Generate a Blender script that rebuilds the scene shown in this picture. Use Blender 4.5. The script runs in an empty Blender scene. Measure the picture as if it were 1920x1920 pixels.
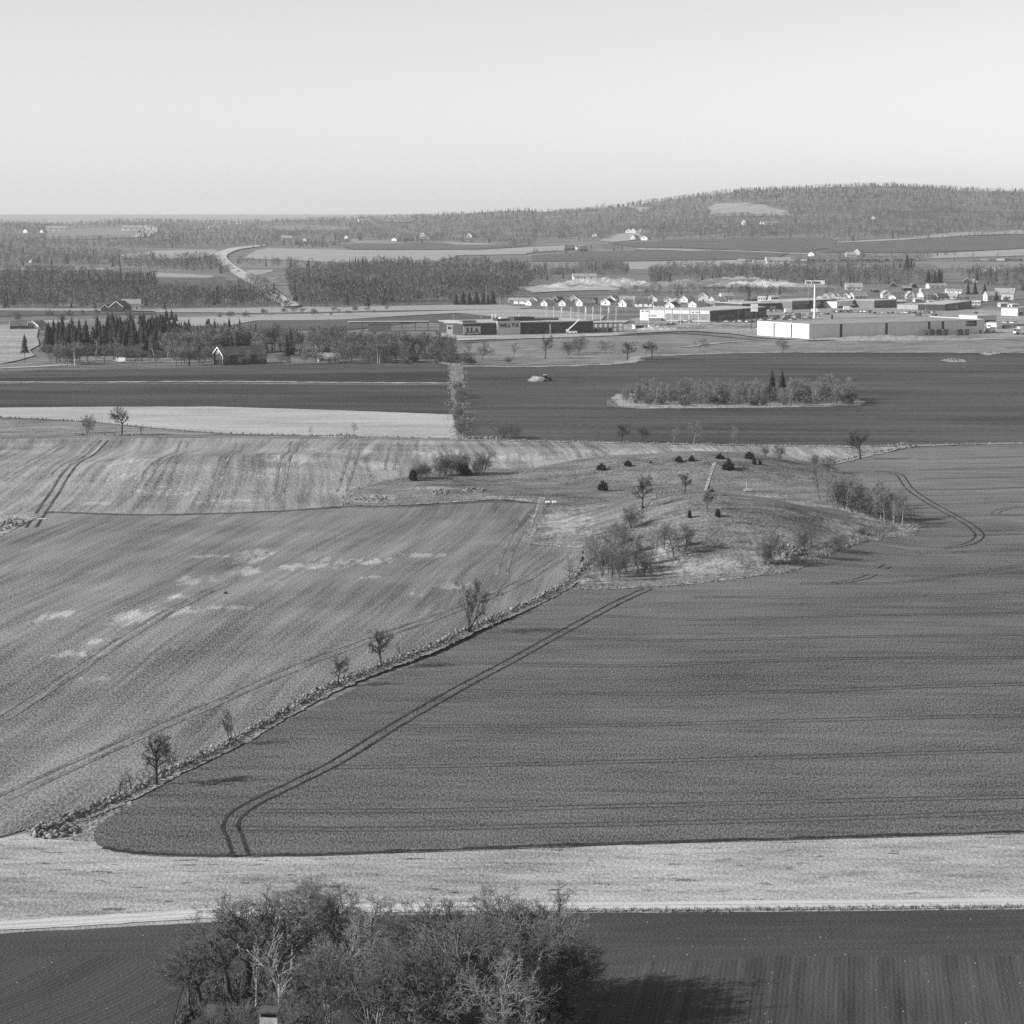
import bpy, math, random
import numpy as np
from mathutils import Vector, Matrix
from mathutils.geometry import delaunay_2d_cdt

scene = bpy.context.scene
COL = scene.collection
R = math.radians
rng = np.random.default_rng(7)
random.seed(7)

# ------------------------------------------------------------------ camera
F = 4608.0                       # focal length in pixels of a 1920 px wide picture
H = 77.0                         # the viewpoint on the cliff, metres above the plain
PITCH = math.atan(560.0 / F)
cam = bpy.data.cameras.new('camera')
cam.sensor_width = 36.0
cam.lens = 36.0 * F / 1920.0
cam.clip_start = 1.0
cam.clip_end = 120000.0
camo = bpy.data.objects.new('camera', cam)
COL.objects.link(camo)
camo.location = (0, 0, H)
camo.rotation_euler = (R(90) - PITCH, 0, 0)
scene.camera = camo

# ------------------------------------------------------------------ sky and sun
SUN_EL, SUN_AZ = R(28), R(-105)   # azimuth clockwise from +Y (the view direction): from the left
world = bpy.data.worlds.new('World')
scene.world = world
world.use_nodes = True
wn = world.node_tree
wn.nodes.clear()
sky = wn.nodes.new('ShaderNodeTexSky')
sky.sky_type = 'NISHITA'
sky.sun_disc = False
sky.sun_elevation = SUN_EL
sky.sun_rotation = SUN_AZ
sky.air_density = 1.0
sky.dust_density = 0.48
sky.altitude = 200
bw = wn.nodes.new('ShaderNodeRGBToBW')
bg = wn.nodes.new('ShaderNodeBackground')
bg.inputs['Strength'].default_value = 0.118
wo = wn.nodes.new('ShaderNodeOutputWorld')
wn.links.new(sky.outputs[0], bw.inputs[0])
wn.links.new(bw.outputs[0], bg.inputs['Color'])
wn.links.new(bg.outputs[0], wo.inputs['Surface'])

sun = bpy.data.lights.new('sun', 'SUN')
sun.energy = 5.0
sun.angle = R(0.53)
sun.color = (1, 1, 1)            # black-and-white film
suno = bpy.data.objects.new('sun', sun)
COL.objects.link(suno)
sdir = Vector((math.sin(SUN_AZ) * math.cos(SUN_EL), math.cos(SUN_AZ) * math.cos(SUN_EL), math.sin(SUN_EL)))
suno.rotation_euler = sdir.to_track_quat('Z', 'Y').to_euler()
suno.location = sdir * 300

vs = scene.view_settings
vs.view_transform = 'Standard'
vs.look = 'None'
vs.exposure = 0.35
vs.gamma = 1.0
vs.use_curve_mapping = False
scene.render.engine = 'CYCLES'
scene.cycles.use_denoising = False
scene.cycles.use_adaptive_sampling = False
scene.cycles.max_bounces = 4
scene.cycles.diffuse_bounces = 2
scene.cycles.volume_bounces = 1

# ------------------------------------------------------------------ terrain
CP, SP = math.cos(PITCH), math.sin(PITCH)
# skyline of the far ridge: (picture column, terrain row at the crest)
RIDGE = [(-900, 421), (-200, 422), (0, 420), (120, 423), (250, 418), (420, 419), (560, 417), (700, 412), (830, 405), (900, 401),
         (985, 397), (1012, 400), (1080, 394), (1150, 389), (1220, 381), (1280, 373), (1400, 360), (1550, 353),
         (1640, 352), (1720, 354), (1800, 360), (1920, 362), (2300, 372), (3000, 380)]
RX = np.array([r[0] for r in RIDGE], float)
RZ = H + (400.0 - np.array([r[1] for r in RIDGE], float)) * 8000.0 / F

def sstep(t):
    t = np.clip(t, 0, 1)
    return t * t * (3 - 2 * t)

def bump(x, y, cx, cy, rl, rr, rf, rb, h):
    dx = x - cx
    dy = y - cy
    dx = np.where(dx < 0, dx / rl, dx / rr)
    dy = np.where(dy < 0, dy / rf, dy / rb)
    r = np.clip(np.sqrt(dx * dx + dy * dy), 0, 1)
    return h * np.cos(r * math.pi / 2) ** 2

def Zfar(x, y):
    x = np.asarray(x, float)
    y = np.asarray(y, float)
    yy = np.maximum(y, 1.0)
    u = 960 + F * x / (yy * CP)
    hc = np.interp(u, RX, RZ)
    t = sstep((yy - 3800) / 4200)
    z = hc * t
    z = z * (1 - 0.85 * sstep((yy - 8400) / 4000))
    z = z + 56 * sstep((yy - 16000) / 10000)
    wob = np.sin(x / 310 + 1.3) * np.sin(yy / 270) + 0.7 * np.sin(x / 140 + yy / 190)
    z = z + 5.0 * wob * sstep((yy - 4300) / 1200) * (1 - sstep((yy - 9000) / 3000))
    return z

def Zmound(x, y):
    m = bump(x, y, 48, 590, 46, 52, 86, 86, 9.0)
    m = np.maximum(m, bump(x, y, 62, 735, 95, 42, 52, 50, 5.4))
    m = m + bump(x, y, -22, 672, 24, 60, 24, 30, 1.3)
    n = 0.25 * np.sin(x / 5.3 + y / 9.1) * np.sin(y / 7.7 - x / 11.3)
    return m + n * np.clip(m / 1.5, 0, 1)

def Zfield(x, y):
    z = bump(x, y, -78, 735, 95, 95, 75, 70, 4.2)
    z = z + bump(x, y, -52, 470, 70, 60, 95, 95, 2.0)
    z = z + bump(x, y, 62, 420, 90, 90, 70, 80, 1.2)
    return z

def Z(x, y):
    return Zfar(x, y) + Zmound(x, y) + Zfield(x, y)

def ray(u, v):
    u = np.asarray(u, float)
    v = np.asarray(v, float)
    a = (u - 960) / F
    b = (960 - v) / F
    return a, CP + b * SP, -SP + b * CP

def flat(u, v, z=0.0):
    dx, dy, dz = ray(u, v)
    t = (z - H) / np.minimum(dz, -1e-5)
    return np.stack([dx * t, dy * t], -1)

def land(u, v):
    """first point of the terrain seen along a picture position, vectorised"""
    u = np.atleast_1d(np.asarray(u, float))
    v = np.atleast_1d(np.asarray(v, float))
    out = np.zeros((len(u), 3))
    ts = np.geomspace(150, 40000, 900)
    for i in range(0, len(u), 1500):
        dx, dy, dz = ray(u[i:i + 1500], v[i:i + 1500])
        px = dx[:, None] * ts
        py = dy[:, None] * ts
        d = H + dz[:, None] * ts - Z(px, py)
        hit = d <= 0
        k = np.argmax(hit, 1)
        k[~hit.any(1)] = len(ts) - 1
        k = np.maximum(k, 1)
        r = np.arange(len(k))
        d0, d1 = d[r, k - 1], d[r, k]
        w = np.clip(d0 / np.maximum(d0 - d1, 1e-9), 0, 1)
        t = ts[k - 1] + (ts[k] - ts[k - 1]) * w
        X, Y = dx * t, dy * t
        out[i:i + 1500] = np.stack([X, Y, Z(X, Y)], -1)
    return out

def L(u, v):
    return Vector(land([u], [v])[0])

def mpp(y):                      # metres for one pixel of the 1920 px picture at depth y
    return y / F

# ------------------------------------------------------------------ materials
MATS = {}
def newmat(name):
    m = bpy.data.materials.new(name)
    m.use_nodes = True
    nt = m.node_tree
    nt.nodes.clear()
    out = nt.nodes.new('ShaderNodeOutputMaterial')
    bs = nt.nodes.new('ShaderNodeBsdfPrincipled')
    nt.links.new(bs.outputs[0], out.inputs['Surface'])
    bs.inputs['Roughness'].default_value = 0.9
    bs.inputs['Specular IOR Level'].default_value = 0.15
    return m, nt, bs

def plain(name, v, rough=0.8, spec=0.2, var=0.12, scale=1.5):
    """a plain surface with a little uneven tone"""
    if name in MATS:
        return MATS[name]
    m, nt, bs = newmat(name)
    bs.inputs['Roughness'].default_value = rough
    bs.inputs['Specular IOR Level'].default_value = spec
    g = nt.nodes.new('ShaderNodeNewGeometry')
    n = nt.nodes.new('ShaderNodeTexNoise')
    n.inputs['Scale'].default_value = scale
    n.inputs['Detail'].default_value = 3
    nt.links.new(g.outputs['Position'], n.inputs['Vector'])
    mr = nt.nodes.new('ShaderNodeMapRange')
    mr.inputs['From Min'].default_value = 0.3
    mr.inputs['From Max'].default_value = 0.7
    mr.inputs['To Min'].default_value = v * (1 - var)
    mr.inputs['To Max'].default_value = v * (1 + var)
    nt.links.new(n.outputs['Fac'], mr.inputs['Value'])
    nt.links.new(mr.outputs[0], bs.inputs['Base Color'])
    MATS[name] = m
    return m

def ground(name, v, layers=(), patch=None, patch_v=0.3, bumps=None, warp=None, tone=False):
    """layers: (kind, period across, period along, direction, amount[, low, high])
    kind noise: uneven tone, stretched along a direction (degrees clockwise from +Y);
    kind wave: drilled rows; the tone is v * (1 + sum of layers)"""
    m, nt, bs = newmat(name)
    N, K = nt.nodes.new, nt.links.new
    g = N('ShaderNodeNewGeometry')
    pos = g.outputs['Position']
    if warp:
        wn_ = N('ShaderNodeTexNoise')
        wn_.inputs['Scale'].default_value = 1.0 / warp[0]
        wn_.inputs['Detail'].default_value = 1
        K(pos, wn_.inputs['Vector'])
        sub = N('ShaderNodeVectorMath'); sub.operation = 'SUBTRACT'
        sub.inputs[1].default_value = (0.5, 0.5, 0.5)
        K(wn_.outputs['Color'], sub.inputs[0])
        ma = N('ShaderNodeVectorMath'); ma.operation = 'MULTIPLY_ADD'
        ma.inputs[1].default_value = (warp[1],) * 3
        K(sub.outputs[0], ma.inputs[0])
        K(pos, ma.inputs[2])
        wpos = ma.outputs[0]
    else:
        wpos = pos
    acc = None
    for i, ly in enumerate(layers):
        kind, pa, pl, ang, amt = ly[:5]
        lo, hi = (ly[5], ly[6]) if len(ly) > 5 else (0.32, 0.68)
        rot = N('ShaderNodeVectorRotate')
        rot.rotation_type = 'Z_AXIS'
        rot.inputs['Angle'].default_value = R(ang)
        K(wpos if kind != 'fine' else pos, rot.inputs['Vector'])
        mul = N('ShaderNodeVectorMath'); mul.operation = 'MULTIPLY'
        mul.inputs[1].default_value = (1.0 / pa, 1.0 / pl, 0.0)
        K(rot.outputs[0], mul.inputs[0])
        add = N('ShaderNodeVectorMath'); add.operation = 'ADD'
        add.inputs[1].default_value = (17.3 * i, 5.1 * i, 0)
        K(mul.outputs[0], add.inputs[0])
        if kind == 'wave':
            tx = N('ShaderNodeTexWave')
            tx.inputs['Scale'].default_value = 0.314
            tx.inputs['Distortion'].default_value = 1.2
            tx.inputs['Detail'].default_value = 1
            tx.inputs['Detail Scale'].default_value = 0.3
        else:
            tx = N('ShaderNodeTexNoise')
            tx.noise_dimensions = '2D'
            tx.inputs['Scale'].default_value = 1.0
            tx.inputs['Detail'].default_value = 3 if kind == 'noise' else 1
        K(add.outputs[0], tx.inputs['Vector'])
        mr = N('ShaderNodeMapRange')
        mr.inputs['From Min'].default_value = lo
        mr.inputs['From Max'].default_value = hi
        mr.inputs['To Min'].default_value = -amt if amt > 0 else 0
        mr.inputs['To Max'].default_value = amt
        K(tx.outputs['Fac'], mr.inputs['Value'])
        if acc is None:
            acc = mr.outputs[0]
        else:
            ad = N('ShaderNodeMath'); ad.operation = 'ADD'
            K(acc, ad.inputs[0]); K(mr.outputs[0], ad.inputs[1])
            acc = ad.outputs[0]
    one = N('ShaderNodeMath'); one.operation = 'ADD'; one.inputs[0].default_value = 1.0
    if acc is not None:
        K(acc, one.inputs[1])
    else:
        one.inputs[1].default_value = 0
    sc = N('ShaderNodeMath'); sc.operation = 'MULTIPLY'
    sc.inputs[1].default_value = v
    K(one.outputs[0], sc.inputs[0])
    res = sc.outputs[0]
    if patch:
        at = N('ShaderNodeAttribute'); at.attribute_name = patch
        mx = N('ShaderNodeMix'); mx.data_type = 'FLOAT'
        pn = N('ShaderNodeMath'); pn.operation = 'MULTIPLY'; pn.inputs[1].default_value = patch_v
        K(one.outputs[0], pn.inputs[0])
        # the ragged outline of the bare patches
        nz = N('ShaderNodeTexNoise'); nz.inputs['Scale'].default_value = 0.30; nz.inputs['Detail'].default_value = 5
        mp = N('ShaderNodeVectorMath'); mp.operation = 'MULTIPLY'; mp.inputs[1].default_value = (1.8, 0.35, 1)
        K(pos, mp.inputs[0]); K(mp.outputs[0], nz.inputs['Vector'])
        th = N('ShaderNodeMath'); th.operation = 'MULTIPLY_ADD'
        th.inputs[1].default_value = 5.5; th.inputs[2].default_value = -3.15
        K(nz.outputs['Fac'], th.inputs[0])
        a2 = N('ShaderNodeMath'); a2.operation = 'MULTIPLY_ADD'; a2.inputs[1].default_value = 1.7
        K(at.outputs['Fac'], a2.inputs[0]); K(th.outputs[0], a2.inputs[2])
        a2.use_clamp = True
        a3 = N('ShaderNodeMath'); a3.operation = 'MULTIPLY'; a3.use_clamp = True
        K(a2.outputs[0], a3.inputs[0])
        a4 = N('ShaderNodeMath'); a4.operation = 'MULTIPLY'; a4.inputs[1].default_value = 4.0; a4.use_clamp = True
        K(at.outputs['Fac'], a4.inputs[0]); K(a4.outputs[0], a3.inputs[1])
        K(a3.outputs[0], mx.inputs['Factor'])
        K(res, mx.inputs['A']); K(pn.outputs[0], mx.inputs['B'])
        res = mx.outputs['Result']
    if tone:                      # slow tone change: view-angle sheen of the leaves painted in, with sparser growth
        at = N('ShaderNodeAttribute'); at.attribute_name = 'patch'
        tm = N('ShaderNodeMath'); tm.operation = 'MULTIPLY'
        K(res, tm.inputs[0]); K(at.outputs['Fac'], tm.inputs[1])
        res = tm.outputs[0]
    mn = N('ShaderNodeMath'); mn.operation = 'MAXIMUM'; mn.inputs[1].default_value = 0.012
    K(res, mn.inputs[0])
    K(mn.outputs[0], bs.inputs['Base Color'])
    if bumps:
        bn = N('ShaderNodeTexNoise'); bn.inputs['Scale'].default_value = 1.0 / bumps[0]; bn.inputs['Detail'].default_value = 3
        K(pos, bn.inputs['Vector'])
        bp = N('ShaderNodeBump'); bp.inputs['Strength'].default_value = 1.0; bp.inputs['Distance'].default_value = bumps[1]
        K(bn.outputs['Fac'], bp.inputs['Height'])
        K(bp.outputs[0], bs.inputs['Normal'])
    bs.inputs['Specular IOR Level'].default_value = 0.05
    MATS[name] = m
    return m

# ------------------------------------------------------------------ mesh helpers
def meshnp(name, verts, faces, mats=None, midx=None):
    """mesh from arrays; faces (n,3) or (n,4)"""
    me = bpy.data.meshes.new(name)
    verts = np.asarray(verts, np.float32)
    faces = np.asarray(faces, np.int32)
    n, k = faces.shape
    me.vertices.add(len(verts))
    me.vertices.foreach_set('co', verts.ravel())
    me.loops.add(n * k)
    me.loops.foreach_set('vertex_index', faces.ravel())
    me.polygons.add(n)
    me.polygons.foreach_set('loop_start', np.arange(0, n * k, k, dtype=np.int32))
    me.polygons.foreach_set('loop_total', np.full(n, k, np.int32))
    if midx is not None:
        me.polygons.foreach_set('material_index', np.asarray(midx, np.int32))
    if mats:
        for m in (mats if isinstance(mats, (list, tuple)) else [mats]):
            me.materials.append(m)
    me.update(calc_edges=True)
    return me

def link(name, me, parent=None, loc=None, rotz=0.0, scale=None):
    o = bpy.data.objects.new(name, me)
    COL.objects.link(o)
    if parent is not None:
        o.parent = parent
    if loc is not None:
        o.location = loc
    if rotz:
        o.rotation_euler = (0, 0, rotz)
    if scale is not None:
        o.scale = (scale,) * 3 if not isinstance(scale, (tuple, list)) else scale
    return o

def tag(o, label, cat, group=None):
    o['label'] = label
    o['category'] = cat
    if group:
        o['group'] = group
    return o

def struct(o):
    o['kind'] = 'structure'
    return o

def stuff(o, label=None, cat=None):
    o['kind'] = 'stuff'
    if label:
        o['label'] = label
        o['category'] = cat
    return o

def thing(name, label, cat, loc=(0, 0, 0), rotz=0.0, group=None, scale=None):
    o = link(name, None, None, loc, rotz, scale)
    o.empty_display_size = 0.5
    return tag(o, label, cat, group)

class MB:
    """collects boxes, prisms and tubes for ONE mesh"""
    def __init__(self):
        self.v, self.f = [], []
    def add(self, vs, fs):
        k = len(self.v)
        self.v += [tuple(p) for p in vs]
        self.f += [tuple(i + k for i in f) for f in fs]
        return self
    def box(self, x0, x1, y0, y1, z0, z1):
        return self.add([(x0, y0, z0), (x1, y0, z0), (x1, y1, z0), (x0, y1, z0), (x0, y0, z1), (x1, y0, z1), (x1, y1, z1), (x0, y1, z1)],
                        [(0, 3, 2, 1), (4, 5, 6, 7), (0, 1, 5, 4), (1, 2, 6, 5), (2, 3, 7, 6), (3, 0, 4, 7)])
    def cyl(self, p0, p1, r0, r1=None, n=8):
        p0, p1 = Vector(p0), Vector(p1)
        r1 = r0 if r1 is None else r1
        d = (p1 - p0).normalized()
        a = d.orthogonal().normalized()
        b = d.cross(a)
        vs = []
        for p, r in ((p0, r0), (p1, r1)):
            for i in range(n):
                t = 2 * math.pi * i / n
                vs.append(p + a * (r * math.cos(t)) + b * (r * math.sin(t)))
        fs = [(i, (i + 1) % n, n + (i + 1) % n, n + i) for i in range(n)]
        fs += [tuple(range(n - 1, -1, -1)), tuple(range(n, 2 * n))]
        return self.add(vs, fs)
    def prism(self, prof, y0, y1):
        """profile in (x, z), extruded along y"""
        n = len(prof)
        vs = [(x, y0, z) for x, z in prof] + [(x, y1, z) for x, z in prof]
        fs = [(i, (i + 1) % n, n + (i + 1) % n, n + i) for i in range(n)]
        fs += [tuple(range(n - 1, -1, -1)), tuple(range(n, 2 * n))]
        return self.add(vs, fs)
    def mesh(self, name, mat):
        me = bpy.data.meshes.new(name)
        me.from_pydata(self.v, [], self.f)
        me.update()
        if mat:
            me.materials.append(mat)
        return me
    def build(self, name, mat, parent=None):
        return link(name, self.mesh(name, mat), parent)

def inpoly(px, py, poly):
    px, py = np.asarray(px), np.asarray(py)
    ins = np.zeros(px.shape, bool)
    n = len(poly)
    for i in range(n):
        x0, y0 = poly[i]
        x1, y1 = poly[(i + 1) % n]
        c = ((y0 > py) != (y1 > py)) & (px < (x1 - x0) * (py - y0) / ((y1 - y0) if y1 != y0 else 1e-9) + x0)
        ins ^= c
    return ins

def densify(poly, closed=True, step=6.0, jag=0.0):
    out = []
    n = len(poly)
    for i in range(n if closed else n - 1):
        a, b = np.array(poly[i]), np.array(poly[(i + 1) % n])
        d = np.linalg.norm(b - a)
        k = max(1, int(math.ceil(d / step)))
        for j in range(k):
            p = a + (b - a) * j / k
            if jag and j:
                p = p + rng.normal(0, jag, 2)
            out.append(p)
    if not closed:
        out.append(np.array(poly[-1]))
    return np.array(out)

def sheet(name, px, mat, off, step=0, bstep=8.0, attr=None, far=False, jag=0.25, zf=None, label=None):
    """a piece of ground: an outline of picture positions laid out on the land"""
    px = np.array(px, float)
    w = land(px[:, 0], px[:, 1])[:, :2] if far else flat(px[:, 0], px[:, 1])
    b = densify([tuple(p) for p in w], True, bstep, jag)
    pts = b
    if step:
        x0, y0 = b.min(0)
        x1, y1 = b.max(0)
        gx, gy = np.meshgrid(np.arange(x0, x1, step), np.arange(y0, y1, step))
        gx = gx + rng.uniform(-.2, .2, gx.shape) * step
        gy = gy + rng.uniform(-.2, .2, gy.shape) * step
        ok = inpoly(gx, gy, b)
        pts = np.concatenate([b, np.stack([gx[ok], gy[ok]], -1)])
    n = len(b)
    r = delaunay_2d_cdt([Vector(p) for p in pts], [], [list(range(n))], 1, 1e-4)
    v2 = np.array([tuple(p) for p in r[0]])
    fs = np.array([f for f in r[2] if len(f) == 3])
    a, bb, c = v2[fs[:, 0]], v2[fs[:, 1]], v2[fs[:, 2]]
    cr = (bb[:, 0] - a[:, 0]) * (c[:, 1] - a[:, 1]) - (bb[:, 1] - a[:, 1]) * (c[:, 0] - a[:, 0])
    fs[cr < 0] = fs[cr < 0][:, ::-1]
    z = (zf or Z)(v2[:, 0], v2[:, 1]) + off
    me = meshnp(name, np.column_stack([v2, z]), fs, mat)
    me.polygons.foreach_set('use_smooth', np.ones(len(fs), bool))
    if attr is not None:
        at = me.attributes.new('patch', 'FLOAT', 'POINT')
        at.data.foreach_set('value', attr(v2[:, 0], v2[:, 1]).astype(np.float32))
    o = struct(link(name, me))
    return o

def smooth_path(pts, n=6):
    pts = [np.array(p, float) for p in pts]
    if len(pts) < 3:
        return np.array(pts)
    out = []
    for i in range(len(pts) - 1):
        p0, p1, p2, p3 = pts[max(i - 1, 0)], pts[i], pts[i + 1], pts[min(i + 2, len(pts) - 1)]
        for j in range(n):
            t = j / n
            out.append(0.5 * ((2 * p1) + (p2 - p0) * t + (2 * p0 - 5 * p1 + 4 * p2 - p3) * t * t + (3 * p1 - p0 - 3 * p2 + p3) * t ** 3))
    out.append(pts[-1])
    return np.array(out)

def path_xy(px, far=False, n=6, step=None):
    px = np.array(px, float)
    w = land(px[:, 0], px[:, 1])[:, :2] if far else flat(px[:, 0], px[:, 1])
    p = smooth_path(w, n)
    if step:
        p = densify([tuple(q) for q in p], False, step)
    return p

def ribbon(name, p, width, mat, off, rough=0.08, shift=0.0):
    """a strip of ground along a world path"""
    d = np.gradient(p, axis=0)
    d /= np.linalg.norm(d, axis=1)[:, None] + 1e-9
    nrm = np.stack([-d[:, 1], d[:, 0]], -1)
    w = width if np.ndim(width) else np.full(len(p), float(width))
    wl = 0.5 * w * (1 + rng.normal(0, rough, len(p)))
    wr = 0.5 * w * (1 + rng.normal(0, rough, len(p)))
    c = p + nrm * shift
    a, b = c + nrm * wl[:, None], c - nrm * wr[:, None]
    v = np.concatenate([np.column_stack([a, Z(a[:, 0], a[:, 1]) + off]), np.column_stack([b, Z(b[:, 0], b[:, 1]) + off])])
    n = len(p)
    i = np.arange(n - 1)
    fs = np.stack([i, n + i, n + i + 1, i + 1], -1)
    return struct(link(name, meshnp(name, v, fs, mat)))

# letters are cut once, before anything else is in the scene
LETTERS = {}
def cut_letters(txt, bold):
    for ch in txt:
        if (ch, bold) in LETTERS:
            continue
        cu = bpy.data.curves.new('letter', 'FONT')
        cu.body = ch
        cu.size = 1.0
        cu.extrude = .03
        cu.offset = bold
        ob = bpy.data.objects.new('letter', cu)
        COL.objects.link(ob)
        dg = bpy.context.evaluated_depsgraph_get()
        me = bpy.data.meshes.new_from_object(ob.evaluated_get(dg))
        bpy.data.objects.remove(ob)
        bpy.data.curves.remove(cu)
        me.materials.clear()
        LETTERS[(ch, bold)] = me
cut_letters('JULA', .035)
cut_letters('WiLLY:SBILTEMA', .045)
cut_letters('BILTEMA', .02)
ORD = ['first', 'second', 'third', 'fourth', 'fifth', 'sixth', 'seventh', 'eighth', 'ninth', 'tenth', 'eleventh', 'twelfth', 'thirteenth', 'fourteenth', 'fifteenth', 'sixteenth', 'seventeenth', 'eighteenth', 'nineteenth', 'twentieth']
def nth(i):
    if i < 20:
        return ORD[i]
    t = ('twenty', 'thirty', 'forty', 'fifty', 'sixty')[(i + 1) // 10 - 2]
    return t + '-' + ORD[(i + 1) % 10 - 1] if (i + 1) % 10 else {'twenty': 'twentieth', 'thirty': 'thirtieth', 'forty': 'fortieth', 'fifty': 'fiftieth', 'sixty': 'sixtieth'}[t]

# ------------------------------------------------------------------ the ground sheet to the horizon
def make_ground():
    az = np.concatenate([np.linspace(-70, -17, 18)[:-1], np.linspace(-17, 17, 171), np.linspace(17, 70, 18)[1:]])
    ys = np.geomspace(20, 42000, 190)
    A, Y = np.meshgrid(np.tan(np.radians(az)), ys)
    X = A * Y
    Zz = Zfar(X, Y)
    v = np.stack([X, Y, Zz], -1).reshape(-1, 3)
    nr, nc = X.shape
    i, j = np.meshgrid(np.arange(nr - 1), np.arange(nc - 1), indexing='ij')
    a = i * nc + j
    fs = np.stack([a, a + 1, a + nc + 1, a + nc], -1).reshape(-1, 4)
    me = meshnp('ground', v, fs, ground('meadow', 0.15, [('noise', 60, 260, 75, .28), ('noise', 14, 40, 80, .22), ('fine', 1.5, 3, 80, .3)]))
    me.polygons.foreach_set('use_smooth', np.ones(len(fs), bool))
    struct(link('ground', me))
make_ground()

G = ground
soil = G('dark soil', 0.066, [('noise', 25, 60, 85, .16), ('fine', .25, .25, 0, .26), ('noise', 1.2, 14, 88, .10)], bumps=(.35, .12))
soil_rows = G('drilled soil', 0.066, [('noise', 25, 60, 85, .14), ('fine', .22, .22, 0, .26), ('wave', .5, 30, 8, .09), ('noise', .9, 30, 8, .20), ('noise', 3.5, 45, 8, .16)], bumps=(.35, .1))
drygrass = G('dry grass', 0.315, [('noise', 3, 13, 92, .16), ('noise', 12, 40, 92, .18), ('fine', .22, 1.0, 0, .20), ('noise', 1.6, 4.5, 92, -.6, .66, .74), ('noise', .9, 5, 93, .12)], bumps=(.6, .15))
gravel = G('gravel', 0.46, [('noise', 1.0, 20, 92, .10), ('fine', .3, .5, 0, .12)])
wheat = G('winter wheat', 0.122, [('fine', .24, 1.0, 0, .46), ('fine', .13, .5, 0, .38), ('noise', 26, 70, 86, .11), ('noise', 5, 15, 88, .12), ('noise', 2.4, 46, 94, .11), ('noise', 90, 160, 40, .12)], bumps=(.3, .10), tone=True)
oats = G('young crop', 0.182, [('noise', 1.1, 45, 7, .13), ('noise', 2.6, 60, 8, .12), ('noise', 6.0, 80, 7, .16), ('noise', 14, 120, 9, .10), ('fine', .26, 1.1, 0, .42), ('noise', 30, 60, 60, .12), ('noise', 70, 25, 10, .10), ('fine', .18, .7, 0, .24)],
         patch='patch', patch_v=0.33, bumps=(.5, .12), warp=(110, 9))
oats_up = G('young crop on the rise', 0.235, [('noise', 1.8, 70, -3, .22), ('noise', 5.5, 110, -2, .20), ('fine', .45, 2.6, 0, .28), ('noise', 60, 22, 5, .15), ('noise', 120, 40, 0, .10)],
            patch='patch', patch_v=0.33, bumps=(.5, .1), warp=(110, 12))
turf = G('pasture turf', 0.155, [('noise', 9, 16, 75, .22), ('noise', 2.5, 5, 80, .22), ('fine', .6, 1.1, 20, .34), ('noise', 30, 30, 0, .16)], patch='patch', patch_v=0.26, bumps=(1.1, .3))
verge = G('verge grass', 0.31, [('noise', 2, 5, 60, .26), ('fine', .5, 1, 30, .4), ('noise', 9, 20, 50, .15)], bumps=(.5, .25))
plough = G('ploughed soil', 0.062, [('noise', 30, 120, 90, .26), ('noise', 5, 160, 91, .16), ('fine', .6, 3.5, 0, .28)], bumps=(.5, .12))
plough_dk = G('fresh ploughed soil', 0.044, [('noise', 30, 120, 90, .12), ('noise', 4, 160, 91, .08), ('fine', .6, 3.5, 0, .24)], bumps=(.5, .14))
plough_lt = G('harrowed soil', 0.075, [('noise', 20, 120, 90, .18), ('noise', 5, 90, 91, .12), ('fine', .6, 3.5, 0, .28)])
stubble = G('stubble', 0.37, [('noise', 3, 30, 96, .10), ('noise', 25, 60, 90, .13), ('fine', .7, 1.5, 80, .18)], bumps=(.5, .12))
scrubgrass = G('rough grass', 0.19, [('noise', 8, 22, 80, .25), ('noise', 2, 8, 85, .24), ('fine', .7, 1.6, 30, .3), ('noise', 40, 90, 85, .14)], bumps=(.7, .25))
lightfield = G('pale field', 0.30, [('noise', 30, 220, 88, .14), ('noise', 9, 160, 90, .10), ('fine', 2.5, 5, 0, .16)])
midfield = G('grey field', 0.20, [('noise', 30, 220, 88, .16), ('noise', 9, 160, 90, .12), ('fine', 2.5, 5, 0, .18)])
darkfield = G('dark far field', 0.095, [('noise', 30, 220, 88, .16), ('noise', 9, 160, 90, .12), ('fine', 2.5, 5, 0, .18)])
clearing = G('clearing', 0.27, [('noise', 40, 90, 88, .20), ('noise', 8, 20, 90, .20)])
asphalt = G('asphalt', 0.11, [('noise', 12, 60, 88, .15), ('fine', 1.5, 2.5, 0, .12)])
yard = G('pale yard', 0.34, [('noise', 12, 40, 88, .24), ('noise', 4, 16, 90, .15), ('fine', 1.5, 2.5, 0, .15)])
sand = G('bare sand', 0.36, [('noise', 15, 50, 85, .35), ('noise', 5, 12, 70, .25), ('fine', 1.5, 2.5, 0, .15)])
rut = G('wheel rut', 0.040, [('fine', .5, 1.5, 0, .3), ('noise', 6, 6, 0, .25)])
rut_lt = G('pressed crop', 0.088, [('fine', .5, 1.5, 0, .3), ('noise', 6, 6, 0, .25)])
rut_mid = G('pressed young crop', 0.10, [('fine', .5, 1.5, 0, .3), ('noise', 6, 6, 0, .25)])
road_m = G('road', 0.40, [('noise', 8, 60, 0, .12), ('fine', 2, 4, 0, .10)])

# ------------------------------------------------------------------ near fields
WALL_PX = [(62, 1562), (100, 1548), (160, 1527), (230, 1496), (290, 1464), (340, 1439), (430, 1396), (520, 1344), (620, 1291),
           (715, 1254), (800, 1223), (880, 1184), (940, 1158), (1000, 1130), (1060, 1096), (1092, 1066), (1112, 1050)]
wall_xy = path_xy(WALL_PX, n=8)

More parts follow.
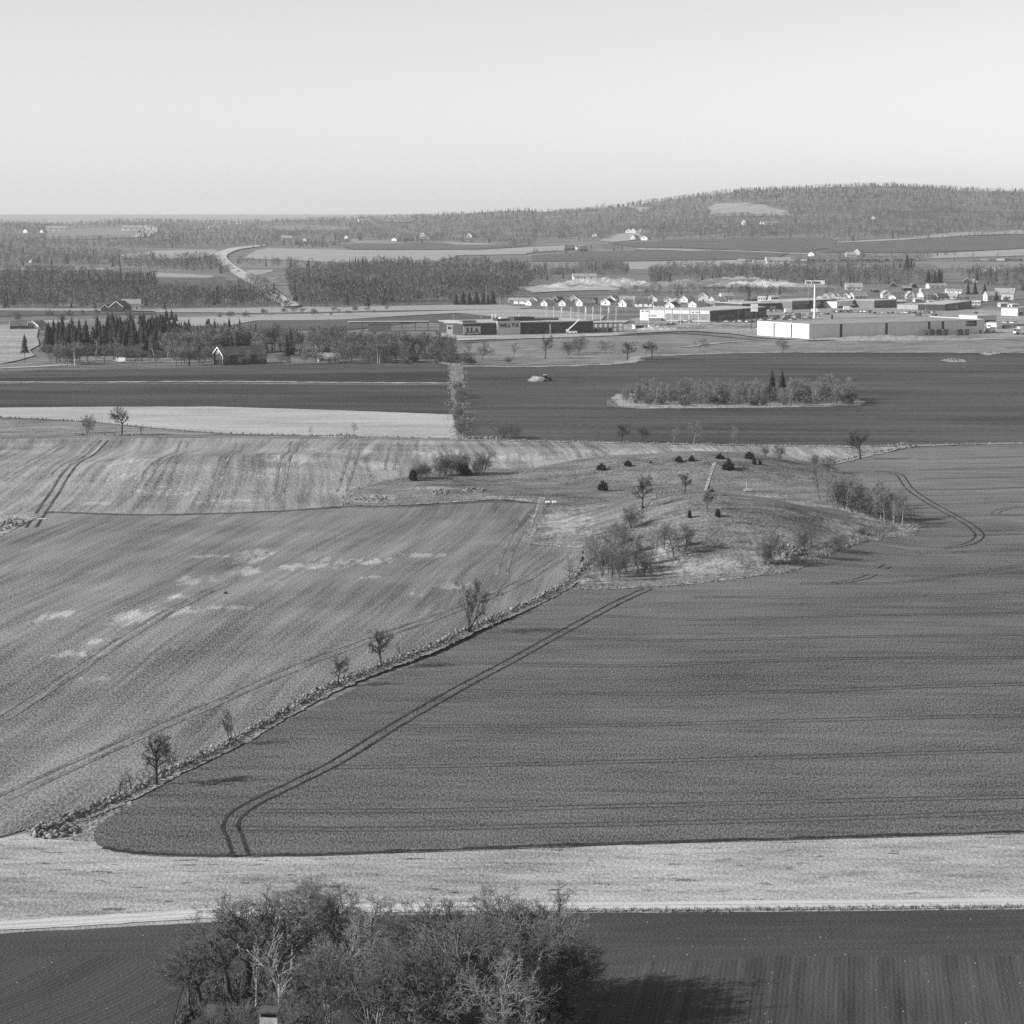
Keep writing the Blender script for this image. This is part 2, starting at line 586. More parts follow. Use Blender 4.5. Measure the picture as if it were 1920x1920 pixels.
sheet('grass_strip', [(-300, 1582), (0, 1573), (60, 1560), (120, 1540), (190, 1512), (230, 1505), (250, 1530), (300, 1590), (400, 1607), (600, 1604), (1100, 1586), (1500, 1574),
      (1920, 1562), (2300, 1552), (2300, 1740), (1500, 1740), (400, 1760), (-300, 1800)], drygrass, .05)
sheet('ploughed_field', [(-300, 1768), (0, 1752), (200, 1741), (380, 1731), (700, 1718), (1110, 1713), (1500, 1710), (1920, 1706), (2300, 1702), (2300, 2700), (-300, 2700)], soil, .09, bstep=4, jag=.12)
sheet('drilled_field', [(1190, 1806), (1500, 1796), (1920, 1794), (2300, 1792), (2300, 2700), (1000, 2700), (1080, 2000), (1120, 1905)], soil_rows, .13, bstep=3, jag=.3)
sheet('headland', [(-300, 1800), (0, 1800), (180, 1792), (290, 1800), (345, 1850), (330, 1900), (300, 2000), (250, 2700), (-300, 2700)], 
      G('curved drilled soil', 0.066, [('fine', .22, .22, 0, .26), ('wave', .7, 30, 22, .10), ('noise', 2.0, 40, 22, .14)], bumps=(.35, .1), warp=(40, 14)), .13, bstep=3, jag=.3)
trk = path_xy([(-300, 1752), (0, 1737), (200, 1726), (380, 1715), (560, 1708), (750, 1704), (1110, 1701), (1500, 1698), (1920, 1694), (2300, 1690)], n=8, step=4)
ribbon('gravel_track', trk, 3.7, gravel, .13, .05)
for s in (-.75, .75):
    ribbon('wheel_path', trk, .8, G('worn gravel', 0.52, [('fine', .3, .5, 0, .1)]) if s < 0 else MATS['worn gravel'], .15, .1, s)

def wheat_tone(x, y):  # paler with distance: leaf sheen and sparser growth put into the colour
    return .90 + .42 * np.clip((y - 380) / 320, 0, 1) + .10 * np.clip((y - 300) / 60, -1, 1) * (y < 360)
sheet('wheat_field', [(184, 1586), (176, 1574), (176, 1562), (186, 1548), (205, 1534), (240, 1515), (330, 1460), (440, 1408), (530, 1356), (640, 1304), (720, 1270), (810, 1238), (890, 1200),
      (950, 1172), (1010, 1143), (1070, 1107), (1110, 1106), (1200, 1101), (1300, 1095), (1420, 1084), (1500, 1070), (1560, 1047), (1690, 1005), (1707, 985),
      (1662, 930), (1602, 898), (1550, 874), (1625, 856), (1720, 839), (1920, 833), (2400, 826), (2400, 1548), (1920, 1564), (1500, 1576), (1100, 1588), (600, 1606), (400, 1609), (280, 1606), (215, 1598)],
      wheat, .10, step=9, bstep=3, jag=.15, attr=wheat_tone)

PATCHES = [(610, 1060, 46, 16), (360, 1100, 36, 14), (335, 1135, 34, 9), (545, 1068, 32, 9), (470, 1045, 34, 26), (700, 1055, 34, 12), (245, 1175, 62, 20), (335, 1163, 40, 9),
           (150, 1235, 26, 10), (100, 1165, 40, 12), (520, 1108, 22, 8), (190, 1275, 40, 5), (290, 1232, 60, 4), (460, 1080, 22, 14), (850, 1100, 40, 8), (180, 1210, 20, 5), (400, 1045, 26, 6), (760, 1120, 40, 4), (440, 1160, 50, 4), (690, 1090, 30, 6),
           (390, 1160, 26, 9), (60, 1240, 40, 6), (800, 1040, 60, 6)]
def patches(lst):
    P = []
    for u, v, ru, rv in lst:
        c = flat(u, v); e = flat(u + ru, v); f = flat(u, v - rv)
        P.append((c[0], c[1], abs(e[0] - c[0]), abs(f[1] - c[1])))
    def fn(x, y):
        a = np.zeros_like(x)
        for cx, cy, rx, ry in P:
            a = np.maximum(a, 1 - ((x - cx) / rx) ** 2 - ((y - cy) / ry) ** 2)
        return np.clip(a, 0, 1) * .9
    return fn
sheet('crop_field', [(-500, 1160), (-40, 1012), (30, 986), (90, 961), (250, 966), (400, 964), (640, 952), (760, 949), (940, 940), (1012, 947), (990, 1018), (1095, 1036), (1086, 1064),
      (1050, 1092), (1000, 1124), (940, 1151), (880, 1176), (800, 1215), (715, 1245), (620, 1281), (520, 1334), (430, 1386), (340, 1430), (285, 1455), (230, 1486), (160, 1517), (100, 1537), (50, 1556), (0, 1570), (-500, 1590)],
      oats, .10, step=4, bstep=3, jag=.15, attr=patches(PATCHES))
UP_P = [(250, 905, 60, 6), (300, 925, 90, 8), (560, 880, 60, 14), (420, 940, 80, 6), (240, 880, 40, 14), (500, 905, 70, 6), (560, 850, 80, 12), (660, 850, 60, 14), (180, 945, 50, 6), (980, 860, 90, 14), (1160, 850, 100, 9), (820, 850, 60, 18), (1300, 845, 90, 6), (700, 890, 60, 10), (1530, 850, 70, 8)]
sheet('rolling_field', [(-500, 838), (0, 822), (200, 820), (420, 822), (640, 822), (870, 826), (1100, 831), (1400, 837), (1600, 839), (1680, 838), (1622, 854), (1552, 872), (1490, 868), (1400, 858), (1280, 868), (1100, 890), (1000, 898), (900, 896), (760, 911),
      (665, 930), (645, 940), (640, 953), (400, 965), (250, 967), (90, 962), (30, 987), (-40, 1013), (-500, 1165)], oats_up, .10, step=7, bstep=4, jag=.2, attr=patches(UP_P))
MOUND_P = [(1060, 985, 60, 40), (1120, 960, 50, 14), (1640, 985, 60, 16), (1600, 960, 40, 14), (1580, 1010, 70, 22), (1350, 1075, 220, 12), (1250, 1060, 50, 20), (1450, 1068, 60, 22), (1700, 995, 40, 10), (700, 938, 50, 9), (820, 925, 60, 5), (950, 938, 80, 3),
           (1500, 950, 60, 10), (1280, 935, 40, 6), (1130, 1080, 40, 16), (1420, 930, 80, 5)]
sheet('pasture', [(640, 940), (646, 930), (670, 919), (760, 903), (900, 888), (1000, 890), (1100, 880), (1180, 866), (1280, 858), (1400, 848), (1480, 858), (1545, 877), (1604, 900), (1664, 931), (1709, 985), (1692, 1004), (1562, 1046), (1502, 1069), (1421, 1083),
      (1300, 1094), (1200, 1100), (1110, 1105), (1086, 1096), (1096, 1035), (989, 1018), (1011, 945), (940, 939), (760, 948), (680, 947)], turf, .16, step=3.0, bstep=2.5, jag=.25, attr=patches(MOUND_P))

vg = path_xy(WALL_PX, n=8)
ribbon('wall_verge', path_xy(WALL_PX, n=8, step=1.5), 3.5, G('wall foot grass', .21, [('noise', 1.2, 4, 18, .35), ('fine', .4, 1, 0, .45), ('noise', 5, 12, 18, .25)], bumps=(.5, .25)), .17, .10, -.35)
sheet('wall_foot', [(50, 1564), (120, 1540), (190, 1510), (240, 1498), (250, 1515), (215, 1545), (200, 1580), (140, 1577), (90, 1574)], MATS['wall foot grass'], .085, bstep=2, jag=.4)
ribbon('pasture_verge', path_xy([(1086, 1104), (1150, 1104), (1250, 1099), (1400, 1085), (1440, 1082), (1500, 1070), (1560, 1047), (1640, 1020), (1697, 1003), (1708, 985), (1690, 955)], n=8), 2.2, verge, .20, .3)
ribbon('fence_verge', path_xy([(1016, 936), (1013, 950), (1004, 975), (996, 1000), (990, 1018), (1040, 1026), (1096, 1036)], n=8), 1.8, verge, .21, .25)
ribbon('strip_verge', path_xy([(1000, 942), (940, 939), (850, 943), (760, 947), (690, 948), (655, 944), (648, 934), (672, 920), (760, 904), (830, 895)], n=8), 2.0, verge, .21, .3)
ribbon('footpath', np.array([p[:2] for p in land([1322, 1327, 1331, 1336, 1341], [921, 908, 893, 880, 868])]), .9, verge, .24, .2)

ribbon('field_edge', path_xy([(196, 1590), (250, 1600), (400, 1605.5), (600, 1602.5), (1100, 1584.5), (1500, 1572.5), (1920, 1560.5), (2300, 1550)], n=8, step=2), 1.0, rut, .135, .4)
# wheel ruts
def tracks(name, px, mat, gauge=1.9, w=.5, off=.14, n=8, rough=.15):
    p = path_xy(px, n=n, step=3)
    for s in (-.5, .5):
        ribbon(name, p, w, mat, off, rough, s * gauge)
tracks('wheel_rut', [(452, 1606), (446, 1590), (440, 1570), (432, 1550), (445, 1528), (480, 1505), (560, 1466), (640, 1425), (740, 1362), (860, 1293), (960, 1242), (1080, 1175), (1160, 1130), (1215, 1105)], rut, 1.9, .52, .14, 8, .22)
for ln in ([(430, 1554), (700, 1556), (1100, 1548), (1500, 1538), (1920, 1524), (2300, 1514)], [(490, 1522), (800, 1521), (1200, 1512), (1600, 1502), (1920, 1495), (2300, 1488)],
           [(620, 1440), (900, 1436), (1300, 1426), (1920, 1408), (2300, 1400)], [(750, 1363), (1100, 1362), (1500, 1354), (1920, 1345), (2300, 1338)],
           [(860, 1296), (1200, 1306), (1500, 1304), (1920, 1292), (2300, 1286)], [(960, 1250), (1200, 1256), (1500, 1250), (1920, 1244), (2300, 1240)],
           [(1050, 1200), (1300, 1210), (1600, 1206), (1920, 1198), (2300, 1192)], [(1130, 1158), (1350, 1168), (1600, 1160), (1920, 1152)], [(1300, 1120), (1600, 1122), (1920, 1112)],
           [(1500, 1095), (1700, 1092), (1920, 1060)]):
    tracks('tramline', ln, rut_lt, 1.9, .42)
tracks('wheel_rut', [(1640, 885), (1668, 886), (1688, 893), (1704, 915), (1730, 935), (1770, 958), (1810, 980), (1832, 997), (1836, 1008), (1818, 1020), (1790, 1026), (1750, 1032), (1700, 1045), (1660, 1065), (1620, 1085), (1560, 1095)], rut, 2.0, .5, .14, 8, .22)
tracks('wheel_rut', [(1836, 996), (1870, 996), (1920, 993), (2000, 985)], rut_lt, 2.0, .6)
tracks('wheel_rut', [(1920, 968), (1880, 966), (1866, 963), (1880, 956), (1920, 950)], rut_lt, 2.0, .5)
for v0 in (860, 880, 897, 918, 945, 968, 1005, 1035, 1078):
    tracks('tramline', [(1720 if v0 < 1000 else 1780, v0 + 2), (1820, v0), (1920, v0 - 3), (2200, v0 - 8)], rut_lt, 1.9, .34)
tracks('wheel_rut', [(58, 990), (75, 965), (95, 935), (118, 905), (150, 870), (178, 845), (196, 826)], G('deep rut', .075, [('fine', .5, 1.5, 0, .3), ('noise', 8, 20, 0, .4)]), 2.4, .8, .14, 8, .07)
sheet('stony_corner', [(-80, 1040), (0, 1008), (30, 991), (72, 969), (62, 961), (20, 967), (-80, 990)], verge, .19, bstep=2, jag=.4)
for ln in ([(0, 1500), (130, 1440), (330, 1350), (560, 1255), (800, 1170), (960, 1100), (1050, 1045)], [(0, 1350), (110, 1280), (250, 1200), (420, 1110)], [(940, 1080), (950, 1040), (975, 990), (1000, 955)]):
    tracks('tramline', ln, G('faint track', 0.168, [('fine', .5, 1.5, 0, .3), ('noise', 6, 12, 0, .3)]) if 'faint track' not in MATS else MATS['faint track'], 2.2, .9, .15, 8, .10)
G('faint track up', 0.20, [('fine', .5, 2.5, 0, .35), ('noise', 6, 12, 0, .35)])
for ln in ([(250, 935), (280, 900), (330, 862), (345, 828)], [(395, 945), (410, 905), (430, 870), (450, 832)], [(520, 940), (530, 900), (545, 860), (552, 828)], [(100, 900), (150, 860), (180, 830)], [(0, 905), (60, 868), (120, 832)], [(640, 925), (660, 880), (665, 830)], [(730, 895), (735, 860), (738, 830)]):
    tracks('tramline', ln, rut_mid if False else MATS['faint track up'], 2.6, .8, .15)
ribbon('field_boundary', path_xy([(85, 960), (150, 963), (250, 966), (400, 964), (560, 957), (640, 951), (760, 950), (900, 943), (1000, 942)], n=8, step=4), 2.6, rut_mid, .17, .2)

# ------------------------------------------------------------------ middle distance fields
sheet('grey_pasture', [(-400, 775), (0, 783), (150, 790), (280, 802), (420, 813), (600, 816), (880, 822), (900, 828), (640, 823), (200, 821), (0, 823), (-400, 835)], scrubgrass, .14, bstep=6)
sheet('stubble_field', [(-400, 762), (0, 765), (200, 763), (400, 763), (640, 770), (852, 778), (858, 822), (780, 821), (600, 817), (420, 814), (280, 803), (150, 791), (0, 783), (-400, 776)], stubble, .18, bstep=6, jag=.5)
sheet('ploughed_field', [(-400, 720), (0, 721), (300, 720), (600, 721), (840, 722), (849, 777), (640, 769), (400, 762), (200, 762), (0, 764), (-400, 761)], plough, .14, bstep=6, jag=.5)
sheet('ploughed_field', [(-400, 702), (0, 710), (400, 703), (640, 700), (840, 697), (842, 716), (600, 716), (300, 715), (0, 715), (-400, 712)], plough_dk, .14, bstep=6, jag=.5)
sheet('harrowed_field', [(-400, 690), (0, 697), (100, 694), (270, 692), (400, 688), (640, 680), (740, 676), (838, 684), (840, 697), (640, 700), (400, 703), (0, 710), (-400, 703)], plough_lt, .14, bstep=6, jag=.5)
ribbon('field_verge', path_xy([(-300, 714), (0, 717), (200, 717), (420, 716), (640, 718), (844, 719)], n=8, step=6), 6.5, verge, .24, .3)
ribbon('field_verge', path_xy([(715, 676), (780, 676), (848, 684)], n=8, step=5), 5, verge, .24, .3)
sheet('hedge_strip', [(844, 682), (864, 682), (868, 690), (869, 740), (871, 823), (860, 823), (854, 777), (848, 740)], MATS['wall foot grass'], .22, bstep=5, jag=.4)
sheet('harrowed_field', [(866, 688), (1000, 688), (1140, 685), (1185, 679), (1200, 669), (1280, 666), (1380, 663), (1600, 662), (1920, 663), (2400, 664), (2400, 826), (1920, 832), (1720, 837), (1600, 838), (1400, 835), (1100, 830), (872, 825), (870, 740)], 
      G('harrowed soil wide', 0.074, [('noise', 14, 120, 90, .20), ('noise', 5, 200, 91, .12), ('fine', .9, 2.4, 90, .24), ('noise', 60, 160, 90, .22)], bumps=(.5, .1)), .14, bstep=6, jag=.4)
ribbon('field_verge', path_xy([(868, 687), (1000, 688), (1130, 684), (1185, 678), (1200, 669), (1280, 666), (1380, 662.5), (1600, 661), (1920, 662), (2400, 663)], n=8, step=6), 7, verge, .26, .35)
sheet('copse_verge', [(1147, 748), (1156, 740), (1200, 738), (1400, 742), (1600, 745), (1622, 755), (1612, 762), (1440, 765), (1200, 767), (1160, 764)], verge, .22, bstep=4, jag=.5)
sheet('stone_verge', [(1762, 676), (1780, 673), (1808, 675), (1812, 679), (1780, 680)], verge, .24, bstep=3)
sheet('stone_verge', [(1836, 664), (1860, 660), (1876, 664), (1850, 667)], verge, .3, bstep=3)
ribbon('wall_strip', path_xy([(600, 820), (760, 822), (900, 826), (1100, 830), (1400, 836), (1600, 838), (1700, 837), (1920, 832), (2300, 828)], n=8, step=4), 4.0, verge, .24, .3)
ribbon('wall_strip', path_xy([(1552, 872), (1600, 860), (1640, 851), (1690, 840), (1720, 836)], n=8, step=3), 4.5, verge, .26, .3)
ribbon('field_verge', path_xy([(-200, 775), (0, 784), (150, 791), (280, 803), (420, 814), (560, 818)], n=8, step=4), 2.2, turf, .26, .3)
sheet('pasture', [(862, 684), (870, 650), (900, 640), (1160, 630), (1420, 636), (1520, 640), (1850, 630), (2400, 622), (2400, 662), (1920, 661), (1600, 660), (1380, 661), (1200, 668), (1185, 677), (1130, 682), (1000, 686)], scrubgrass, .10, bstep=8)
sheet('meadow', [(-500, 700), (0, 690), (260, 684), (420, 676), (400, 650), (-500, 650)], scrubgrass, .10)

# ------------------------------------------------------------------ far fields and town ground
FAR = []
def ff(name, px, mat, off=1.2):
    FAR.append(px)
    k = .02 * (len(FAR) % 19)
    sheet(name, px, mat, (off if off < 1 else .12) + k, step=120, bstep=60, far=True, jag=4.0, zf=lambda x, y: Zfar(x, y) + 1.1 * sstep((y - 3600) / 900))
ff('field', [(88, 436), (130, 431), (262, 427), (262, 440), (248, 447), (88, 449)], midfield, 2)
ff('field', [(222, 479), (290, 471), (400, 469), (414, 474), (380, 485), (300, 488), (240, 485)], lightfield)
ff('field', [(225, 509), (270, 508), (330, 513), (402, 517), (396, 521), (300, 520), (230, 514)], lightfield)
ff('field', [(-200, 503), (60, 503), (210, 503), (206, 507), (60, 507), (-200, 508)], lightfield)
ff('field', [(285, 523), (420, 520), (470, 545), (486, 562), (300, 556)], darkfield)
ff('field', [(355, 561), (470, 562), (466, 566), (350, 566)], midfield)
ff('field', [(470, 476), (500, 466), (660, 470), (860, 470), (1000, 474), (985, 478), (860, 480), (800, 494), (640, 493), (540, 488), (450, 486)], lightfield)
ff('field', [(430, 490), (540, 490), (640, 495), (600, 505), (470, 503), (440, 500)], midfield)
ff('field', [(452, 507), (512, 506), (500, 514), (474, 516)], lightfield)
ff('field', [(498, 521), (526, 520), (520, 534), (512, 534)], midfield)
ff('field', [(640, 459), (880, 455), (985, 462), (900, 468), (660, 469)], darkfield)
ff('field', [(660, 453), (740, 452), (760, 458), (660, 458)], midfield)
ff('field', [(810, 455), (860, 456), (960, 459), (880, 461)], lightfield)
ff('field', [(880, 472), (1000, 464), (1095, 461), (1060, 471), (985, 474)], lightfield)
ff('field', [(1000, 480), (1100, 474), (1340, 471), (1480, 476), (1440, 486), (1180, 490), (1000, 491)], darkfield)
ff('field', [(1000, 492), (1092, 492), (1080, 505), (1010, 506)], midfield)
ff('field', [(1160, 492), (1400, 488), (1420, 498), (1300, 502), (1180, 506)], lightfield)
ff('field', [(1124, 453), (1160, 440), (1200, 438), (1206, 449), (1150, 455)], lightfield, 2)
ff('field', [(1140, 457), (1300, 449), (1560, 447), (1575, 462), (1500, 474), (1340, 468), (1190, 464)], darkfield)
ff('field', [(1195, 466), (1340, 470), (1530, 476), (1525, 478), (1340, 473), (1190, 469)], lightfield)
ff('field', [(1562, 455), (1700, 447), (1920, 430), (2300, 415), (2300, 430), (1920, 440), (1720, 449), (1580, 456)], lightfield, 2)
ff('field', [(1580, 457), (1720, 451), (1920, 442), (2300, 432), (2300, 460), (1920, 467), (1730, 474), (1540, 474)], darkfield)
ff('field', [(1740, 477), (1920, 468), (2300, 462), (2300, 478), (1920, 480), (1750, 485)], lightfield)
ff('field', [(1280, 492), (1420, 492), (1640, 498), (1620, 505), (1440, 504), (1280, 503)], midfield)
ff('clearing', [(1326, 392), (1342, 383), (1400, 381), (1440, 388), (1476, 397), (1480, 404), (1400, 407), (1340, 407)], clearing, 2.5)
ff('clearing', [(1176, 388), (1222, 390), (1216, 400), (1190, 398)], clearing, 2.5)
ff('field', [(500, 426), (560, 424), (660, 428), (640, 433), (520, 433)], midfield, 2)
ff('field', [(720, 414), (780, 413), (770, 417), (725, 418)], midfield, 2)
ff('field', [(340, 427), (380, 426), (378, 431), (340, 431)], midfield, 2)
ff('field', [(1740, 495), (1920, 490), (2200, 488), (2200, 500), (1920, 505), (1760, 503)], midfield)
# the nearer plain behind the road
ff('field', [(-400, 578), (100, 579), (300, 580), (430, 578), (540, 576), (640, 577), (760, 574), (950, 572), (1000, 577), (960, 581), (760, 583), (480, 588), (300, 586), (0, 583), (-400, 582)], lightfield, .16)
ff('field', [(-400, 585), (0, 584), (290, 584), (292, 589), (0, 594), (-400, 596)], darkfield, .14)
ff('field', [(295, 603), (330, 596), (440, 592), (640, 588), (860, 583), (1000, 580), (1100, 588), (1130, 600), (1000, 604), (880, 590), (860, 588), (640, 600), (480, 602), (430, 612), (310, 613)], lightfield, .20)
ff('field', [(436, 613), (480, 603), (640, 600), (760, 596), (860, 589), (940, 597), (1000, 603), (1000, 612), (860, 608), (800, 604), (640, 620), (430, 618)], darkfield, .24)
ff('field', [(-300, 607), (60, 612), (72, 620), (72, 640), (66, 668), (0, 684), (-300, 690)], lightfield, .24)
ribbon('ditch', path_xy([(-100, 654), (0, 652), (40, 646), (74, 643)], n=6), 5, darkfield, .34, .2)
ribbon('ditch', path_xy([(-100, 632), (0, 632), (40, 627), (66, 622)], n=6), 4, midfield, .34, .2)
ff('yard', [(830, 633), (860, 608), (1000, 604), (1180, 602), (1200, 622), (1160, 630), (900, 638), (860, 640)], yard, .20)
ff('yard', [(1160, 628), (1180, 600), (1200, 590), (1300, 585), (1500, 575), (1620, 572), (1700, 580), (1860, 582), (1930, 590), (1930, 634), (1850, 634), (1800, 636), (1520, 640), (1420, 634), (1300, 622)], G('worn yard', 0.26, [('noise', 12, 60, 88, .35), ('noise', 4, 20, 90, .2), ('fine', 1.5, 12, 0, .2)]), .26)
ff('parking_lot', [(1330, 606), (1430, 602), (1560, 590), (1700, 590), (1840, 594), (1850, 600), (1600, 604), (1430, 610)], yard, .32)
ff('parking_lot', [(1390, 585), (1480, 583), (1640, 580), (1840, 588), (1600, 590), (1420, 592)], yard, .32)
ff('yard', [(1770, 632), (1850, 618), (1930, 610), (2100, 606), (2100, 630), (1920, 636), (1840, 637)], yard, .34)
ff('building_site', [(985, 544), (1040, 535), (1060, 528), (1120, 522), (1180, 528), (1210, 538), (1180, 545), (1100, 546), (1000, 550)], sand, .8)
ff('building_site', [(1290, 528), (1340, 524), (1420, 522), (1480, 528), (1420, 536), (1320, 540)], sand, .8)

ribbon('road', path_xy([(540, 578), (544, 574), (520, 562), (494, 540), (470, 527), (440, 508), (424, 497), (412, 483), (420, 475), (440, 468), (470, 464), (490, 461)], far=True, n=10),
       np.interp(np.linspace(0, 1, 111), [0, .5, 1], [14, 20, 32]), road_m, 1.9, 0)
ribbon('road', path_xy([(262, 446), (272, 440), (280, 432), (274, 426), (266, 424)], far=True, n=6), 40, road_m, 2.2, .04)
ribbon('road', path_xy([(-200, 700), (0, 691), (70, 688), (150, 683), (260, 680), (360, 678), (400, 677)], n=8), 6.5, road_m, .26, .04)
ribbon('road', path_xy([(-200, 690), (0, 684), (100, 681), (260, 675), (380, 672)], n=8), 3.5, road_m, .26, .04)
ribbon('road', path_xy([(870, 643), (1000, 634), (1160, 629), (1280, 626), (1420, 638)], n=8), 6, asphalt, .36, .03)
ribbon('path', path_xy([(1280, 652), (1340, 645), (1400, 640), (1470, 636)], n=8), 4, yard, .36, .1)
ribbon('road', path_xy([(860, 607), (940, 598), (990, 590), (1010, 584)], n=8), 5, yard, .4, .05)
# low earth banks
def bank(name, u, v, lx, ly, h, mat, rot=0.0):
    c = flat(u, v)
    n, m_ = 26, 10
    vv, f = [], []
    for i in range(n + 1):
        for j in range(m_ + 1):
            a, b = i / n * 2 - 1, j / m_ * 2 - 1
            hh = h * math.cos(a * math.pi / 2) ** 1.2 * math.cos(b * math.pi / 2) ** 1.2 * (1 + .25 * math.sin(i * 1.7 + j)) if abs(a) < 1 and abs(b) < 1 else 0
            x, y = a * lx, b * ly
            vv.append((c[0] + x * math.cos(rot) - y * math.sin(rot), c[1] + x * math.sin(rot) + y * math.cos(rot), hh + .02))
    for i in range(n):
        for j in range(m_):
            k = i * (m_ + 1) + j
            f.append((k, k + m_ + 1, k + m_ + 2, k + 1))
    me = meshnp(name, vv, f, mat)
    me.polygons.foreach_set('use_smooth', np.ones(len(f), bool))
    return struct(link(name, me))
bank('earth_bank', 1665, 637.5, 64, 9, 2.6, lightfield, R(6))
bank('earth_bank', 1330, 617, 48, 10, 3.2, scrubgrass, 0)
bank('earth_bank', 1235, 620, 18, 8, 3.0, sand, 0)
for u, v, lx, ly, h in ((1080, 540, 60, 14, 5), (1140, 538, 70, 16, 9), (1170, 534, 40, 12, 7), (1060, 535, 20, 10, 4), (1390, 530, 60, 14, 6), (1350, 536, 120, 14, 7), (1430, 538, 80, 14, 6), (1250, 545, 60, 20, 8), (1560, 563, 20, 10, 6)):
    bank('spoil_heap', u, v, lx, ly, h, sand if h in (9, 5, 6) else scrubgrass)

# ------------------------------------------------------------------ plants: shapes
twig_m = plain('bare twigs', 0.15, .9, .1, .25, .8)
twig_lt = plain('pale twigs', 0.23, .9, .1, .25, .8)
twig_dk = plain('dark twigs', 0.05, .9, .1, .25, .8)
bark_m = plain('grey bark', 0.085, .9, .1, .3, 2)
bark_lt = plain('light grey bark', 0.18, .9, .1, .35, 2)
birch_m = plain('white bark', 0.50, .8, .1, .25, 2.5)
pale_m = plain('pale bark', 0.44, .8, .1, .25, 2.5)
conif_m = plain('spruce needles', 0.030, .9, .1, .3, .9)
pine_m = plain('pine needles', 0.040, .9, .1, .3, .9)
junip_m = plain('juniper needles', 0.05, .9, .1, .35, 1.5)

def unit(v):
    return v / (math.sqrt(v[0] * v[0] + v[1] * v[1] + v[2] * v[2]) + 1e-12)

def gen(seed, Ht, levels, trunk=0.6, r=0.02, twig=0.015, wig=.12, up=.06, stems=1, spread=.15, start=.35, sweep=(0, 0), keep=2):
    """limbs of a bare tree as segments: rows of p0, p1, r0, r1; returns (trunk and limbs, twigs)"""
    rg = random.Random(seed)
    big, small = [], []
    def grow(p, d, ln, rad, lev):
        ns = (6, 4, 3, 2, 2)[min(lev, 4)]
        pts, ds, rs = [p], [d], [rad]
        for i in range(ns):
            d = unit(d + np.array([rg.gauss(0, wig), rg.gauss(0, wig), rg.gauss(0, wig) + up]) + np.array([sweep[0], sweep[1], 0]) * .05)
            q = p + d * (ln / ns)
            rn = max(rad * (1 - .62 * (i + 1) / ns), twig)
            (big if lev < keep else small).append((*p, *q, rs[-1], rn))
            p = q
            pts.append(p); ds.append(d); rs.append(rn)
        if lev >= len(levels):
            return
        n, ratio, ang = levels[lev]
        n = max(1, int(round(n * rg.uniform(.8, 1.2))))
        az = rg.uniform(0, 6.28)
        st = start if lev == 0 else .22
        for k in range(n):
            t = st + (1 - st) * (k + rg.uniform(.1, .9)) / n
            x = t * ns
            i = min(int(x), ns - 1)
            w = x - i
            pp = pts[i] * (1 - w) + pts[i + 1] * w
            dd = ds[i + 1]
            az += 2.4 + rg.gauss(0, .4)
            a = R(ang * rg.uniform(.65, 1.3))
            o = np.cross(dd, np.array([.3, .5, .81])); o = unit(o)
            o2 = np.cross(dd, o)
            nd = unit(dd * math.cos(a) + (o * math.cos(az) + o2 * math.sin(az)) * math.sin(a))
            ll = ln * ratio * rg.uniform(.7, 1.2) * (1.15 - .45 * t if lev == 0 else 1.1 - .4 * t)
            grow(pp, nd, ll, max(rs[i] * .62, twig), lev + 1)
    for s in range(stems):
        a = s * 2.4 + rg.random()
        sp = spread * rg.uniform(.4, 1.3) if stems > 1 else rg.uniform(0, .06)
        d = unit(np.array([math.cos(a) * sp, math.sin(a) * sp, 1.0]))
        base = np.array([math.cos(a), math.sin(a), 0]) * 0.0 + np.array([0, 0, -.15])
        grow(base, d, Ht * trunk * rg.uniform(.8, 1.08), r * Ht * (1 if stems == 1 else rg.uniform(.5, .9)), 0)
    return np.array(big), np.array(small)

def tubes(segs, sides=3):
    p0, p1, r0, r1 = segs[:, 0:3], segs[:, 3:6], segs[:, 6], segs[:, 7]
    d = p1 - p0
    d /= np.linalg.norm(d, axis=1)[:, None] + 1e-9
    ref = np.where(np.abs(d[:, 2:3]) < .9, [[0, 0, 1.0]], [[1.0, 0, 0]])
    a = np.cross(d, ref); a /= np.linalg.norm(a, axis=1)[:, None] + 1e-9
    b = np.cross(d, a)
    n = len(segs)
    v = np.zeros((n, 2, sides, 3))
    for i in range(sides):
        t = 2 * math.pi * i / sides
        off = a * math.cos(t) + b * math.sin(t)
        v[:, 0, i] = p0 + off * r0[:, None]
        v[:, 1, i] = p1 + off * r1[:, None]
    base = (np.arange(n) * 2 * sides)[:, None]
    fs = [np.concatenate([base + i, base + (i + 1) % sides, base + sides + (i + 1) % sides, base + sides + i], 1) for i in range(sides)]
    return v.reshape(-1, 3), np.concatenate(fs)

def bare(name, seed, Ht, levels, mats=(None, None), sides=(5, 3), **kw):
    big, small = gen(seed, Ht, levels, **kw)
    top = max(big[:, 5].max(), small[:, 5].max())
    big[:, :6] *= Ht / top; small[:, :6] *= Ht / top
    bm_, cm = mats
    return [('stems' if 'bush' in name else 'trunk', meshnp(name + '_trunk', *tubes(big, sides[0]), bm_ or bark_m)), ('crown', meshnp(name + '_crown', *tubes(small, sides[1]), cm or twig_m))]

